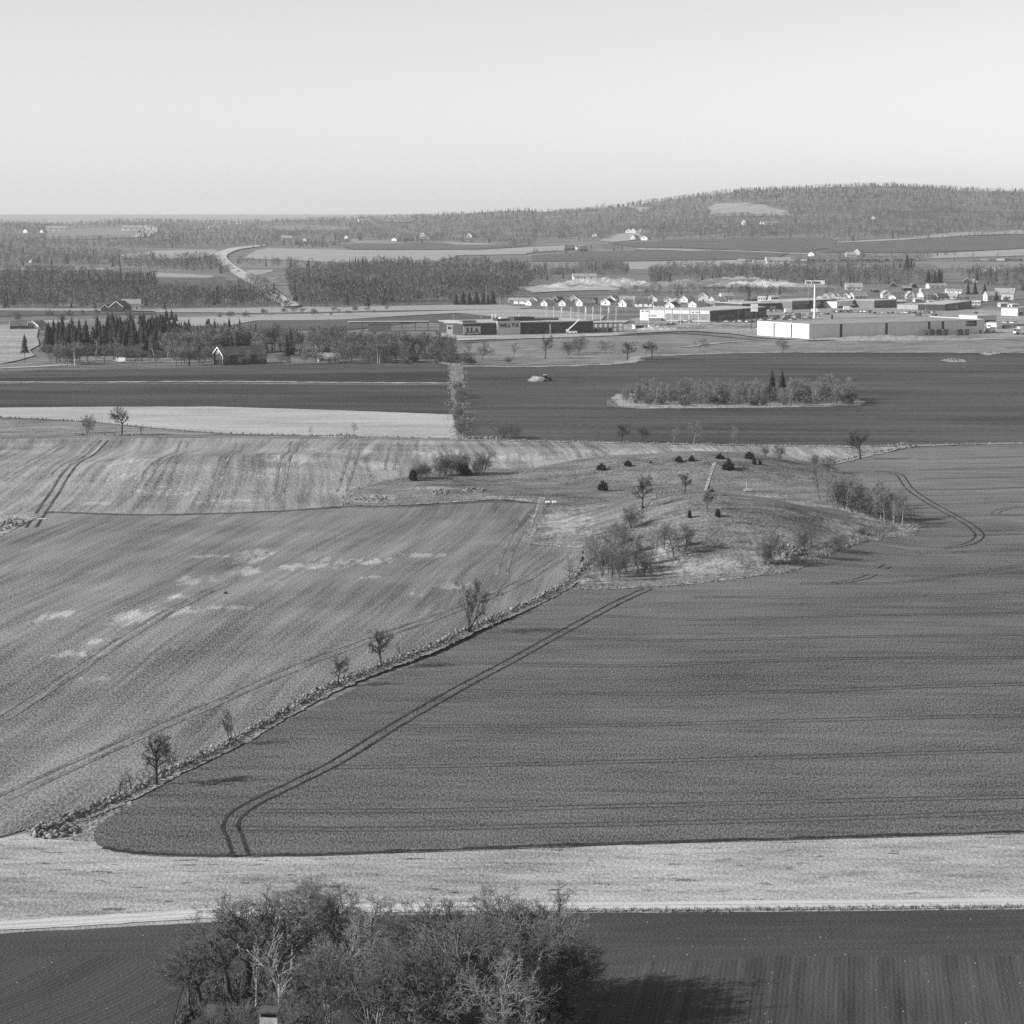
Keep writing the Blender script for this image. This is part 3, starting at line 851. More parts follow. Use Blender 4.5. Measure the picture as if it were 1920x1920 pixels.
def spruce(name, seed, Ht, w, tiers, per, mat=None, bare_frac=.08, sag=.35, full=1.0):
    rg = np.random.default_rng(seed)
    V, Fc = [], []
    for t in range(tiers):
        f = t / (tiers - 1)
        z = Ht * (bare_frac + (1 - bare_frac) * (f ** .9))
        rad = w * (1 - f) ** .8 * (1 + rg.normal(0, .12)) + .02 * Ht
        for k in range(per):
            a = 2 * math.pi * (k + rg.random()) / per
            rr = rad * rg.uniform(.6, 1.15)
            dx, dy = math.cos(a), math.sin(a)
            zz = z + rg.normal(0, .015) * Ht
            wd = rr * rg.uniform(.26, .42) + .012 * Ht
            i = len(V)
            V += [(0, 0, zz + .03 * Ht), (dx * rr * .55 - dy * wd, dy * rr * .55 + dx * wd, zz - sag * rr * .35), (dx * rr, dy * rr, zz - sag * rr),
                  (dx * rr * .55 + dy * wd, dy * rr * .55 - dx * wd, zz - sag * rr * .35), (dx * rr * .7, dy * rr * .7, zz - sag * rr - .035 * Ht * full)]
            Fc += [(i, i + 1, i + 2), (i, i + 2, i + 3), (i + 1, i + 4, i + 2), (i + 3, i + 2, i + 4)]
    i = len(V)
    V += [(0.02 * Ht, 0, Ht * .9), (-.01 * Ht, .017 * Ht, Ht * .9), (-.01 * Ht, -.017 * Ht, Ht * .9), (0, 0, Ht * 1.02)]
    Fc += [(i, i + 1, i + 3), (i + 1, i + 2, i + 3), (i + 2, i, i + 3)]
    tr = tubes(np.array([(0, 0, -.2, 0, 0, Ht * .5, .014 * Ht, .009 * Ht), (0, 0, Ht * .5, 0, 0, Ht * .97, .009 * Ht, .003 * Ht)]), 5)
    return [('trunk', meshnp(name + '_trunk', *tr, bark_m)), ('crown', meshnp(name + '_crown', np.array(V), np.array(Fc), mat or conif_m))]

def juniper(name, seed, Ht, w, n=700, plumes=7):
    rg = np.random.default_rng(seed)
    V, Fc, S = [], [], []
    pl = []
    for k in range(plumes):
        a = rg.uniform(0, 6.28); d = w * rg.uniform(0, .62)
        pl.append((d * math.cos(a), d * math.sin(a), Ht * rg.uniform(.55, 1.0) * (1 - .4 * d / w), w * rg.uniform(.3, .5)))
        S.append((0, 0, -.1, pl[-1][0], pl[-1][1], pl[-1][2] * .7, .03 * Ht, .012 * Ht))
    for i in range(n):
        cx, cy, h, r = pl[rg.integers(len(pl))]
        f = rg.random() ** .8
        a = rg.uniform(0, 6.28)
        rr = r * (1 - f) ** .5 * rg.uniform(.5, 1.1)
        p = np.array([cx + rr * math.cos(a), cy + rr * math.sin(a), h * f * .93 + .02 * Ht])
        d = unit(np.array([math.cos(a) * .6, math.sin(a) * .6, .9]) + rg.normal(0, .3, 3))
        s = unit(np.cross(d, rg.normal(0, 1, 3)))
        ln, wd = Ht * .2 * rg.uniform(.4, 1.8), Ht * .045
        k = len(V)
        V += [p - s * wd, p + s * wd, p + d * ln]
        Fc.append((k, k + 1, k + 2))
    return [('stem', meshnp(name + '_stem', *tubes(np.array(S), 4), bark_m)), ('foliage', meshnp(name + '_foliage', np.array(V), np.array(Fc), junip_m))]

T = {}
# near shapes, 10 m tall
ROUND = [(10, .62, 54), (7, .58, 46), (6, .56, 42), (5, .6, 38)]
for k in range(4):
    T['n_round%d' % k] = bare('near_tree', 11 + k, 10, ROUND, (bark_lt if k % 2 else bark_m, twig_lt if k % 2 else twig_m), r=.031, twig=.015, trunk=.56, start=.30, wig=.13, up=.05, keep=3)
for k in range(2):
    T['n_multi%d' % k] = bare('near_stems', 31 + k, 10, [(8, .48, 36), (6, .54, 40), (6, .54, 38), (4, .6, 36)], (bark_lt, twig_m), r=.016, twig=.013, trunk=.8, stems=5, spread=.3, start=.25, up=.04, keep=2)
T['n_pale'] = bare('pale_tree', 41, 10, [(6, .62, 34), (5, .5, 36), (4, .5, 36)], (pale_m, pale_m), r=.017, twig=.018, trunk=.62, stems=2, spread=.34, start=.2, wig=.16, up=.05, keep=3)
T['n_pale1'] = bare('pale_tree', 46, 10, [(5, .62, 40), (4, .5, 40), (3, .5, 36)], (pale_m, pale_m), r=.017, twig=.02, trunk=.62, stems=1, spread=.3, start=.2, wig=.2, up=.05, keep=3)
T['n_birch'] = bare('near_birch', 43, 10, [(15, .36, 40), (6, .55, 38), (6, .5, 36), (3, .5, 36)], (birch_m, twig_m), r=.011, twig=.012, trunk=.95, start=.25, wig=.06, up=.03, keep=1)
for k in range(3):
    T['n_bush%d' % k] = bare('near_bush', 51 + k, 10, [(5, .5, 42), (5, .55, 42), (5, .5, 40), (3, .6, 40)], (twig_m, twig_lt if k == 1 else twig_m), r=.008, twig=.010, trunk=.72, stems=11, spread=.75, start=.15, wig=.16, up=.05, keep=1)
T['n_thin'] = bare('thin_tree', 61, 10, [(7, .42, 36), (4, .5, 38), (3, .55, 36)], r=.012, twig=.016, trunk=.9, start=.3, wig=.12, up=.05, keep=2)
for k in range(3):
    T['w_round%d' % k] = bare('wall_tree', 364 + k, 10, [(9, .56, 46), (6, .56, 44), (6, .56, 42), (4, .6, 36)], (twig_dk, twig_dk), r=.034, twig=.024, trunk=.60, start=.44, wig=.15, up=.05, keep=2)
T['w_multi'] = bare('wall_stems', 68, 10, [(6, .48, 34), (5, .54, 38), (4, .55, 36), (3, .6, 36)], (twig_dk, twig_dk), r=.022, twig=.024, trunk=.8, stems=3, spread=.24, start=.3, wig=.13, up=.05, keep=2)
T['w_thin'] = bare('wall_sapling', 69, 10, [(6, .45, 38), (4, .5, 40), (3, .55, 36)], (twig_dk, twig_dk), r=.03, twig=.046, trunk=.9, start=.35, wig=.16, up=.05, keep=2)
# middle shapes
MR = [(10, .62, 54), (7, .58, 46), (6, .56, 42), (4, .6, 38)]
for k in range(4):
    T['m_round%d' % k] = bare('mid_tree', 71 + k, 10, MR, r=.028, twig=.024, trunk=.56, start=.3, wig=.14, up=.05, keep=2)
T['m_pale'] = bare('pale_mid_tree', 86, 10, [(8, .56, 48), (6, .56, 44), (5, .56, 40), (3, .6, 36)], (bark_lt, twig_lt), r=.030, twig=.032, trunk=.6, start=.42, wig=.15, up=.05, keep=2)
T['m_multi'] = bare('mid_stems', 81, 10, [(8, .48, 36), (6, .54, 40), (6, .54, 38)], r=.016, twig=.027, trunk=.8, stems=5, spread=.32, start=.3, up=.04)
T['m_multi1'] = bare('mid_stems', 82, 10, [(8, .44, 32), (6, .52, 38), (6, .54, 38)], (bark_m, twig_lt), r=.014, twig=.025, trunk=.9, stems=4, spread=.18, start=.3, up=.06)
for k in range(2):
    T['m_bush%d' % k] = bare('mid_bush', 91 + k, 10, [(7, .5, 42), (6, .55, 42), (5, .52, 40)], (twig_dk, twig_m), r=.009, twig=.026, trunk=.75, stems=10, spread=.7, start=.15, wig=.15, up=.05, keep=1)
T['m_sap'] = bare('sapling', 95, 10, [(14, .32, 34), (6, .52, 38), (5, .5, 36)], (bark_m, twig_lt), r=.010, twig=.032, trunk=.97, start=.2, wig=.06, up=.05, keep=1)
T['m_birch'] = bare('mid_birch', 97, 10, [(14, .34, 40), (7, .5, 38), (5, .5, 36)], (birch_m, twig_m), r=.012, twig=.030, trunk=.95, start=.25, wig=.06, up=.02, keep=1)
T['m_thin'] = bare('mid_thin', 98, 10, [(9, .46, 42), (6, .52, 40), (4, .55, 36)], r=.016, twig=.030, trunk=.9, start=.3, wig=.13, up=.04)
# distant shapes
for k in range(3):
    T['f_round%d' % k] = bare('far_tree', 101 + k, 10, [(11, .62, 54), (8, .56, 46), (7, .52, 42)], r=.024, twig=.052, trunk=.58, start=.28, wig=.14, up=.05, keep=1, sides=(4, 3))
T['f_tall'] = bare('far_tall', 105, 10, [(16, .34, 40), (8, .52, 42), (4, .5, 36)], (bark_m, twig_lt), r=.013, twig=.045, trunk=.95, start=.25, wig=.06, up=.03, keep=1, sides=(4, 3))
T['f_birch'] = bare('far_birch', 106, 10, [(14, .32, 38), (7, .5, 40), (4, .5, 36)], (birch_m, twig_m), r=.018, twig=.048, trunk=.96, start=.4, wig=.05, up=.03, keep=1, sides=(4, 3))
T['f_bush'] = bare('far_bush', 107, 10, [(7, .5, 44), (6, .54, 44), (4, .52, 40)], (twig_m, twig_m), r=.010, twig=.055, trunk=.75, stems=9, spread=.8, start=.15, wig=.15, up=.05, keep=1)
for k in range(3):
    T['spruce%d' % k] = spruce('spruce', 121 + k, 10, 2.1 + .35 * k, 19, 10)
T['pine'] = spruce('pine', 131, 10, 1.7, 11, 9, pine_m, .42, .1)
T['juniper'] = juniper('juniper', 141, 10, 5.2, 900, 8)
T['juniper1'] = juniper('juniper', 142, 10, 4.2, 900, 6)

def plant(name, kind, xyz, h, label, cat, group=None, sx=1.0, rot=None, lean=None):
    """one plant: an Empty with copies of the parts of its kind"""
    o = thing(name, label, cat, xyz, random.uniform(0, 6.28) if rot is None else rot, group, (h / 10 * sx, h / 10 * sx, h / 10))
    if lean:
        o.rotation_euler[0], o.rotation_euler[1] = lean
    for pn, me in T[kind]:
        link(pn, me, o)
    return o

def at_px(kind, u, v, hpx, label, name='bare_tree', cat='tree', group=None, sx=1.0, rot=None, lean=None):
    p = L(u, v)
    return plant(name, kind, p, hpx * mpp(p.y), label, cat, group, sx, rot, lean)

# ------------------------------------------------------------------ far woodland: one mass per wood
def far_shapes():
    rg = np.random.default_rng(5)
    out = []
    for s in range(4):            # bare crowns: a trunk blade and loose twig blades
        V, Fc, mi = [], [], []
        V += [(-.012, 0, 0), (.012, 0, 0), (0, 0, .7), (0, -.012, 0), (0, .012, 0), (0, 0, .7)]
        Fc += [(0, 1, 2), (3, 4, 5)]; mi += [0, 0]
        for k in range(34):
            f = rg.random()
            a = rg.uniform(0, 6.28)
            rr = .24 * math.sqrt(max(0, 1 - ((f - .45) / .62) ** 2)) * rg.uniform(.15, 1)
            p = np.array([rr * math.cos(a), rr * math.sin(a), .24 + .68 * f])
            d = unit(np.array([math.cos(a) * .5, math.sin(a) * .5, .8]) + rg.normal(0, .25, 3))
            sd = unit(np.cross(d, rg.normal(0, 1, 3)))
            ln, wd = rg.uniform(.12, .24), rg.uniform(.014, .030)
            i = len(V)
            V += [p - sd * wd, p + sd * wd, p + d * ln]
            Fc.append((i, i + 1, i + 2)); mi.append(1)
        out.append((np.array([tuple(q) for q in V]), np.array(Fc), np.array(mi)))
    for s in range(3):            # spruces: ragged stacked skirts
        V, Fc, mi = [], [], []
        for t in range(5):
            z = .10 + .17 * t
            r = .17 * (1 - t / 5.6)
            for k in range(6):
                a = 2 * math.pi * (k + rg.uniform(-.3, .3)) / 6
                b = a + 1.1
                i = len(V)
                V += [(r * rg.uniform(.7, 1.2) * math.cos(a), r * math.sin(a), z - rg.uniform(0, .06)), (r * math.cos(b), r * rg.uniform(.7, 1.2) * math.sin(b), z - rg.uniform(0, .06)), (0, 0, z + .28)]
                Fc.append((i, i + 1, i + 2)); mi.append(2)
        out.append((np.array(V), np.array(Fc), np.array(mi)))
    return out
FSH = far_shapes()
far_twig = plain('far bare twigs', 0.092, .95, .05, .6, .010)
far_trunk = plain('far trunks', 0.15, .95, .05, .3, .05)
far_conif = plain('far spruce needles', 0.032, .95, .05, .3, .03)

def clump(x, y, s, seed=0.0):
    return .5 + .25 * (np.sin(x / s + seed) * np.cos(y / (1.7 * s) - seed) + np.sin((x + y * .6) / (s * .61) + 2 * seed)) 

def mass(name, label, pts, hs, spr):
    """pts (n,3) feet of trees, hs heights, spr chance of a spruce"""
    V, Fc, M, k = [], [], [], 0
    n = len(pts)
    hs = hs * (.68 + .64 * clump(pts[:, 0], pts[:, 1], 55, 1.7))
    is_s = rng.random(n) < spr * (.4 + 1.2 * clump(pts[:, 0], pts[:, 1], 95, 3.1))
    which = np.where(is_s, rng.integers(4, 7, n), rng.integers(0, 4, n))
    ang = rng.uniform(0, 6.28, n)
    for w in range(7):
        idx = np.where(which == w)[0]
        if not len(idx):
            continue
        v, f, m = FSH[w]
        ca, sa = np.cos(ang[idx])[:, None], np.sin(ang[idx])[:, None]
        h = hs[idx][:, None]
        ws = h * rng.uniform(.85, 1.3, (len(idx), 1))
        x = (v[:, 0] * ca - v[:, 1] * sa) * ws + pts[idx, 0:1]
        y = (v[:, 0] * sa + v[:, 1] * ca) * ws + pts[idx, 1:2]
        z = v[:, 2] * h + pts[idx, 2:3]
        V.append(np.stack([x, y, z], -1).reshape(-1, 3))
        Fc.append((f[None] + (np.arange(len(idx)) * len(v))[:, None, None]).reshape(-1, 3) + k)
        M.append(np.tile(m, len(idx)))
        k += len(idx) * len(v)
    me = meshnp(name, np.concatenate(V), np.concatenate(Fc), [far_trunk, far_twig, far_conif], np.concatenate(M))
    return stuff(link(name, me), label, 'woodland')

def scatter_px(poly, per, excl=()):
    poly = np.array(poly, float)
    x0, y0 = poly.min(0); x1, y1 = poly.max(0)
    n = int((x1 - x0) * (y1 - y0) / per)
    u, v = rng.uniform(x0, x1, n), rng.uniform(y0, y1, n)
    ok = inpoly(u, v, poly)
    for e in excl:
        ok &= ~inpoly(u, v, e)
    return u[ok], v[ok]

# the wooded slopes under the skyline
def slopes(name, label, u0, u1, vtop, vbot, per, spr_fn, hmin=9, hmax=16):
    u, v = scatter_px([(u0, vtop), (u1, vtop), (u1, vbot), (u0, vbot)], per, FAR)
    p = land(u, v)
    ok = (p[:, 1] < 8900) & (p[:, 1] > 3300)
    p, u, v = p[ok], u[ok], v[ok]
    h = rng.uniform(hmin, hmax, len(p))
    return mass(name, label, p, h, spr_fn(u, v, p))
slopes('hillside_forest', 'dense forest covering the long far hill on the right', 1000, 1990, 345, 452, 8.5,
       lambda u, v, p: np.clip(.42 - (v - 352) / 110 + .5 * (clump(p[:, 0], p[:, 1], 260, 1.0) - .5), .03, .7), 8, 13)
slopes('distant_woodland', 'far wooded low ridge beneath the horizon, left of the hill', -60, 1005, 392, 466, 9.5,
       lambda u, v, p: np.clip(.6 * (clump(p[:, 0], p[:, 1], 200, 2.2) - .5) + .35 * ((u > 830) & (v < 402)), .01, .7), 8, 13)
# skyline rows along the crest
def skyline(name, label, u0, u1, n, spr, h0, h1):
    u = np.sort(rng.uniform(u0, u1, n))
    y = 8000 + rng.normal(0, 90, n)
    x = (u - 960) / F * y * CP
    h = rng.uniform(h0, h1, n) * (.75 + .6 * clump(x, y, 90, .4))
    mass(name, label, np.column_stack([x, y, Zfar(x, y)]), h, spr)
skyline('skyline_trees', 'row of far trees along the skyline of the hill', 1000, 1990, 800, .45, 7, 12)
skyline('skyline_trees', 'row of far trees along the low left horizon', -60, 1000, 800, .15, 6, 12)

WOODS = [
    ('woodland_belt', 'grey bare wood left of the pale winding road', [(-40, 515), (200, 517), (290, 524), (300, 558), (480, 566), (540, 574), (400, 579), (200, 579), (60, 578), (-40, 570)], 17, lambda v: np.where((v > 532) & (v < 545), .22, .03), 10, 15),
    ('woodland_belt', 'wooded strip between the two pale fields at the left edge', [(-40, 468), (220, 480), (300, 490), (405, 488), (425, 505), (440, 517), (330, 511), (210, 502), (-40, 500)], 15, lambda v: np.full(len(v), .08), 10, 15),
    ('woodland_belt', 'big bare wood with spruces right of the winding road', [(534, 524), (560, 511), (640, 508), (740, 504), (880, 498), (975, 506), (1010, 528), (975, 548), (960, 566), (700, 575), (560, 577), (548, 560)], 16, lambda v: np.where(v < 514, .16, .03), 11, 17),
    ('woodland_belt', 'wood edge of spruces along the pale field above the big wood', [(600, 508), (700, 502), (770, 503), (980, 512), (985, 520), (760, 514), (610, 516)], 24, lambda v: np.full(len(v), .55), 10, 15),
    ('woodland_belt', 'bare wood behind the shops and white houses', [(1220, 508), (1300, 505), (1500, 506), (1700, 512), (1780, 526), (1700, 538), (1500, 541), (1400, 531), (1290, 527), (1220, 540)], 16, lambda v: np.full(len(v), .05), 9, 14),
    ('woodland_belt', 'round bare copse above the building site', [(1085, 512), (1100, 500), (1150, 498), (1180, 508), (1175, 520), (1090, 520)], 12, lambda v: np.full(len(v), .02), 9, 13),
    ('woodland_belt', 'bare scrub around the spoil heaps behind the houses', [(1000, 506), (1090, 508), (1090, 518), (1000, 532)], 16, lambda v: np.full(len(v), .05), 8, 12),
    ('woodland_belt', 'low bare scrub between the heaps and the white houses', [(1180, 545), (1300, 543), (1400, 545), (1500, 553), (1620, 548), (1580, 556), (1420, 560), (1260, 556), (1150, 556)], 22, lambda v: np.full(len(v), .03), 6, 10),
    ('woodland_belt', 'scattered wood behind the goods wagons', [(1280, 500), (1620, 486), (1720, 492), (1730, 505), (1600, 508), (1290, 508)], 45, lambda v: np.full(len(v), .15), 7, 12),
    ('woodland_belt', 'bare trees around the villas at the right edge', [(1780, 512), (1990, 508), (1990, 548), (1860, 545), (1830, 530)], 20, lambda v: np.full(len(v), .12), 8, 13),
    ('woodland_belt', 'hedgerow trees along the far pale field', [(1000, 474), (1130, 468), (1280, 466), (1280, 470), (1130, 473), (1000, 480)], 24, lambda v: np.full(len(v), .1), 7, 11),
    ('woodland_belt', 'thin tree row through the far grey field', [(440, 494), (560, 497), (660, 503), (660, 507), (560, 503), (440, 501)], 26, lambda v: np.full(len(v), .05), 7, 12),
    ('woodland_belt', 'bare scrub under the wooded strip beside the road', [(470, 524), (500, 536), (520, 556), (510, 560), (480, 562), (420, 560), (300, 556), (300, 545), (420, 548)], 26, lambda v: np.full(len(v), .05), 8, 12),
    ('woodland_belt', 'scrubby trees in front of the far hill fields', [(1500, 474), (1580, 474), (1920, 482), (1920, 488), (1730, 490), (1500, 482)], 60, lambda v: np.full(len(v), .1), 6, 10),
    ('woodland_belt', 'bare shrubs along the edge of the plain', [(-40, 574), (150, 578), (540, 578), (700, 577), (690, 580), (400, 582), (-40, 581)], 26, lambda v: np.full(len(v), .06), 6, 10),
]
for nm, lb, poly, per, sf, h0, h1 in WOODS:
    u, v = scatter_px(poly, per)
    p = land(u, v)
    mass(nm, lb, p, rng.uniform(h0, h1, len(p)), sf(v))

# ------------------------------------------------------------------ foreground grove
litter = ground('grove floor', 0.085, [('noise', 2.5, 4, 30, .35), ('fine', .3, .5, 0, .5), ('noise', 1, 1.6, 60, .3)], bumps=(.5, .3))
sheet('grove_floor', [(330, 1925), (352, 1872), (420, 1838), (500, 1800), (620, 1782), (800, 1790), (980, 1830), (1046, 1852), (1072, 1890), (1100, 1925), (1085, 2040), (1000, 2120), (340, 2080)], litter, .19, bstep=1.5, jag=.3)
GR = 'bare trees of the foreground grove'
GL = 'bare grey tree standing in the dense foreground grove'
grove = [('n_round0', 462, 1872, 232, 1.15), ('n_round3', 508, 1862, 226, 1.1), ('n_round2', 430, 1868, 196, 1.1), ('n_round1', 548, 1830, 170, 1.0), ('n_multi0', 585, 1792, 160, 1.1), ('n_multi1', 628, 1802, 165, 1.15), ('n_thin', 655, 1812, 172, 1.2), ('n_round1', 700, 1830, 172, 1.2),
         ('n_round2', 745, 1890, 205, 1.2), ('n_multi1', 790, 1870, 185, 1.2), ('n_round3', 820, 1935, 250, 1.1), ('n_round0', 880, 1960, 292, 1.15), ('n_round2', 845, 1890, 232, 1.15), ('n_birch', 905, 1925, 210, 1.2), ('n_round1', 935, 1900, 246, 1.15), ('n_multi1', 960, 1880, 222, 1.1),
         ('n_birch', 985, 1955, 225, 1.2), ('n_birch', 996, 1960, 195, 1.3), ('n_round3', 1000, 1890, 248, 1.15), ('n_round0', 1014, 1886, 246, 1.1), ('n_round3', 1024, 1905, 246, 1.0), ('n_multi0', 1020, 1915, 200, 1.1), ('n_round1', 660, 1925, 215, 1.1),
         ('n_multi0', 700, 1960, 220, 1.1), ('n_multi1', 620, 1940, 185, 1.1), ('n_round2', 760, 1985, 240, 1.1), ('n_thin', 455, 1965, 150, 1.0), ('n_round1', 940, 2010, 240, 1.1), ('n_round2', 1035, 1935, 220, 1.0)]
GLAB = {462: 'wide windswept crown second from the left in the grove', 508: 'tall bare tree directly behind the pale-barked pair', 430: 'bare tree left of the windswept crown, over the soil edge', 548: 'small bare tree behind the juniper in the grove', 585: 'many-stemmed clump of bare trees right of the juniper, at the back', 628: 'upright many-stemmed tree at the back, right of the first clump', 655: 'thin tree with a long leaning bough at the back of the grove', 700: 'rounded bare tree ending the back row before the dip', 1014: 'dark full crown at the right end of the grove', 880: 'tall bare tree with pale forked limbs right of the middle', 820: 'bare tree left of the pale forked one, near the bottom edge'}
for k, u, v, h, sx in grove:
    at_px(k, u, v, h, (GLAB.get(u, GL) if not (u == 700 and v > 1900) else GL) if k != 'n_birch' else 'slim pale-stemmed birch in the right half of the foreground grove', group=(None if u in GLAB and not (u == 700 and v > 1900) else GR) if k != 'n_birch' else 'pale-stemmed birches of the foreground grove', sx=sx)
at_px('n_round2', 377, 1892, 158, 'dark spreading tree with forked trunk at the left end of the grove', sx=1.15)
at_px('n_round0', 352, 1890, 120, 'low dark tree overhanging the soil at the far left of the grove', sx=1.0)
at_px('n_pale', 524, 1898, 178, 'pale-barked leafless tree with bright forking limbs in the grove', sx=.95, rot=.6)
at_px('n_pale1', 480, 1893, 158, 'pale crooked tree beside the brightest tree of the grove', sx=1.0, rot=2.1)
at_px('juniper', 548, 1790, 40, 'black-green juniper bush under the grove trees', 'juniper_bush', 'bush', sx=.9)
at_px('juniper1', 765, 1750, 32, 'small dark spruce tip behind the grove, beside the pale track', 'young_spruce', 'tree', sx=.55)
at_px('juniper', 362, 1925, 34, 'dark evergreen shrub at the left foot of the grove', 'evergreen_shrub', 'bush', sx=1.2)
at_px('juniper1', 425, 1915, 36, 'dark evergreen shrub under the pale crooked tree', 'evergreen_shrub', 'bush', sx=1.3)
u, v = scatter_px([(600, 1840), (700, 1810), (1000, 1845), (1066, 1885), (1060, 1925), (1040, 2010), (560, 2010), (520, 1930), (560, 1880)], 2300)
for i in range(len(u)):
    at_px('n_bush%d' % (i % 3), u[i], v[i], random.uniform(55, 105), 'bare tangled shrub in the undergrowth of the foreground grove', 'bare_shrub', 'shrub', 'undergrowth shrubs of the foreground grove', sx=random.uniform(.8, 1.15))
for u_, v_, h_ in ((400, 1925, 60), (445, 1930, 60), (380, 1955, 70), (470, 1950, 70), (1075, 1895, 60), (1055, 1872, 55), (1085, 1920, 60), (520, 1960, 60)):
    at_px('n_bush%d' % (int(u_) % 3), u_, v_, h_, 'bare tangled shrub in the undergrowth of the foreground grove', 'bare_shrub', 'shrub', 'undergrowth shrubs of the foreground grove', sx=1.0)

# ------------------------------------------------------------------ trees along the stone wall
at_px('w_thin', 222, 1498, 52, 'first thin leafless sapling from the lower end of the stone wall', 'sapling', sx=1.0)
at_px('w_thin', 245, 1486, 48, 'second thin leafless sapling from the lower end of the stone wall', 'sapling', sx=1.0)
at_px('w_round2', 292, 1472, 106, 'round-crowned bare tree with dark trunk standing on the stone wall', sx=1.05, rot=2.0)
at_px('w_thin', 324, 1444, 40, 'small leafless sapling right of the round-crowned wall tree', 'sapling', sx=1.1)
at_px('w_multi', 432, 1399, 72, 'bushy many-stemmed bare tree midway along the lower wall', sx=.7)
at_px('w_round1', 633, 1286, 62, 'small bare tree leaning over the wall, left of the larger pair', sx=.95)
at_px('w_round2', 716, 1252, 78, 'bare tree with a crooked dark trunk and spreading crown by the wall', sx=1.0, rot=.4)
at_px('w_thin', 752, 1236, 34, 'wispy sapling just right of the crooked wall tree', 'sapling', sx=1.0)
at_px('w_multi', 878, 1187, 108, 'tallest bare tree on the wall, airy crown above the crop', sx=.85)
at_px('w_thin', 884, 1182, 44, 'thin stem beside the tallest wall tree', 'sapling', sx=.8)
at_px('m_sap', 1068, 1094, 52, 'slim dark tree at the upper end of the wall', sx=1.2)

# ------------------------------------------------------------------ the pasture hill
def tree(kind, u, v, h, label, **k):
    return at_px(kind, u, v, h, label, **k)
tree('w_round1', 1203, 957, 74, 'gnarled bare tree on the stones at the top of the pasture wall', sx=.8)
tree('m_bush0', 1184, 992, 52, 'wide bare bush-like tree halfway down the pasture wall', name='bare_shrub', cat='shrub')
tree('w_round2', 1283, 927, 44, 'small bare tree on the crest beside the scattered stones', sx=.95)
tree('w_round0', 1326, 958, 36, 'lone small bare tree on the open top of the hill', sx=.9)
HG, HGL = 'bare trees at the foot of the pasture hill', 'bare tree in the thicket at the left foot of the pasture hill'
for k, u_, v_, h_, sx in (('m_multi', 1128, 1084, 72, .8), ('m_sap', 1115, 1078, 78, 1.2), ('m_multi1', 1148, 1086, 70, .8), ('m_sap', 1140, 1080, 66, 1.3), ('m_multi', 1162, 1090, 64, .7), ('m_sap', 1158, 1075, 70, 1.3), ('m_bush0', 1172, 1040, 55, .8), ('m_multi1', 1190, 1062, 62, .9),
                          ('m_round3', 1196, 1070, 40, 1.2), ('m_birch', 1227, 1042, 52, 1.1), ('m_round0', 1222, 1072, 44, 1.0), ('m_bush1', 1160, 1020, 44, .9), ('m_bush0', 1145, 1046, 50, .8), ('m_sap', 1105, 1070, 60, 1.3), ('m_multi', 1208, 1082, 46, .8), ('m_multi1', 1175, 1078, 66, .9)):
    tree(k, u_, v_, h_, HGL, group=HG, sx=sx)
tree('m_round3', 1262, 1046, 60, 'pale-trunked bare tree at the right end of the hill thicket', sx=1.0)
tree('m_multi1', 1245, 1032, 60, 'bare tree behind the pale-trunked one, casting a long shadow', sx=.9)
tree('m_round2', 1284, 1034, 55, 'bare tree furthest right in the hill thicket', sx=1.0)
tree('m_bush1', 1448, 1058, 66, 'tall dense bare shrub at the front foot of the hill', name='bare_shrub', cat='shrub', sx=.7)
tree('m_bush0', 1436, 1060, 50, 'lower bare shrub left of the tall one at the hill foot', name='bare_shrub', cat='shrub', sx=.7)
tree('m_multi', 1503, 1044, 66, 'loose bare tree between the shrubs at the hill foot', sx=.8)
tree('m_round1', 1520, 1024, 50, 'bare tree behind the shrubs on the right slope', sx=.9)
tree('m_bush1', 1572, 1036, 40, 'small dark bare shrub on the right slope near the field', name='bare_shrub', cat='shrub', sx=.8)
tree('m_bush0', 1488, 1062, 30, 'low bramble on the stone heap at the hill foot', name='bramble', cat='shrub', sx=1.1)
tree('m_bush0', 1615, 1003, 18, 'low bramble on the lower right slope of the hill', name='bramble', cat='shrub', sx=1.6)
tree('m_thin', 1538, 938, 82, 'tall thin leaning tree at the left end of the sapling row', sx=.7, lean=(0, R(9)))
SG, SL = 'saplings in the row behind the pasture hill', 'slender grey sapling in the dense row right of the pasture hill'
for i in range(46):
    t = rng.random()
    u_ = 1556 + 134 * t + rng.normal(0, 7)
    v_ = 944 + 40 * t + rng.normal(0, 4) - (14 if rng.random() < .4 else 0)
    c = flat(u_, v_)
    plant('sapling', ('m_sap', 'm_multi1', 'm_sap', 'm_birch', 'm_sap')[i % 5], (c[0], c[1], float(Z(c[0], c[1])) + .1), rng.uniform(42, 66) * mpp(c[1]), SL, 'tree', SG, 1.1)
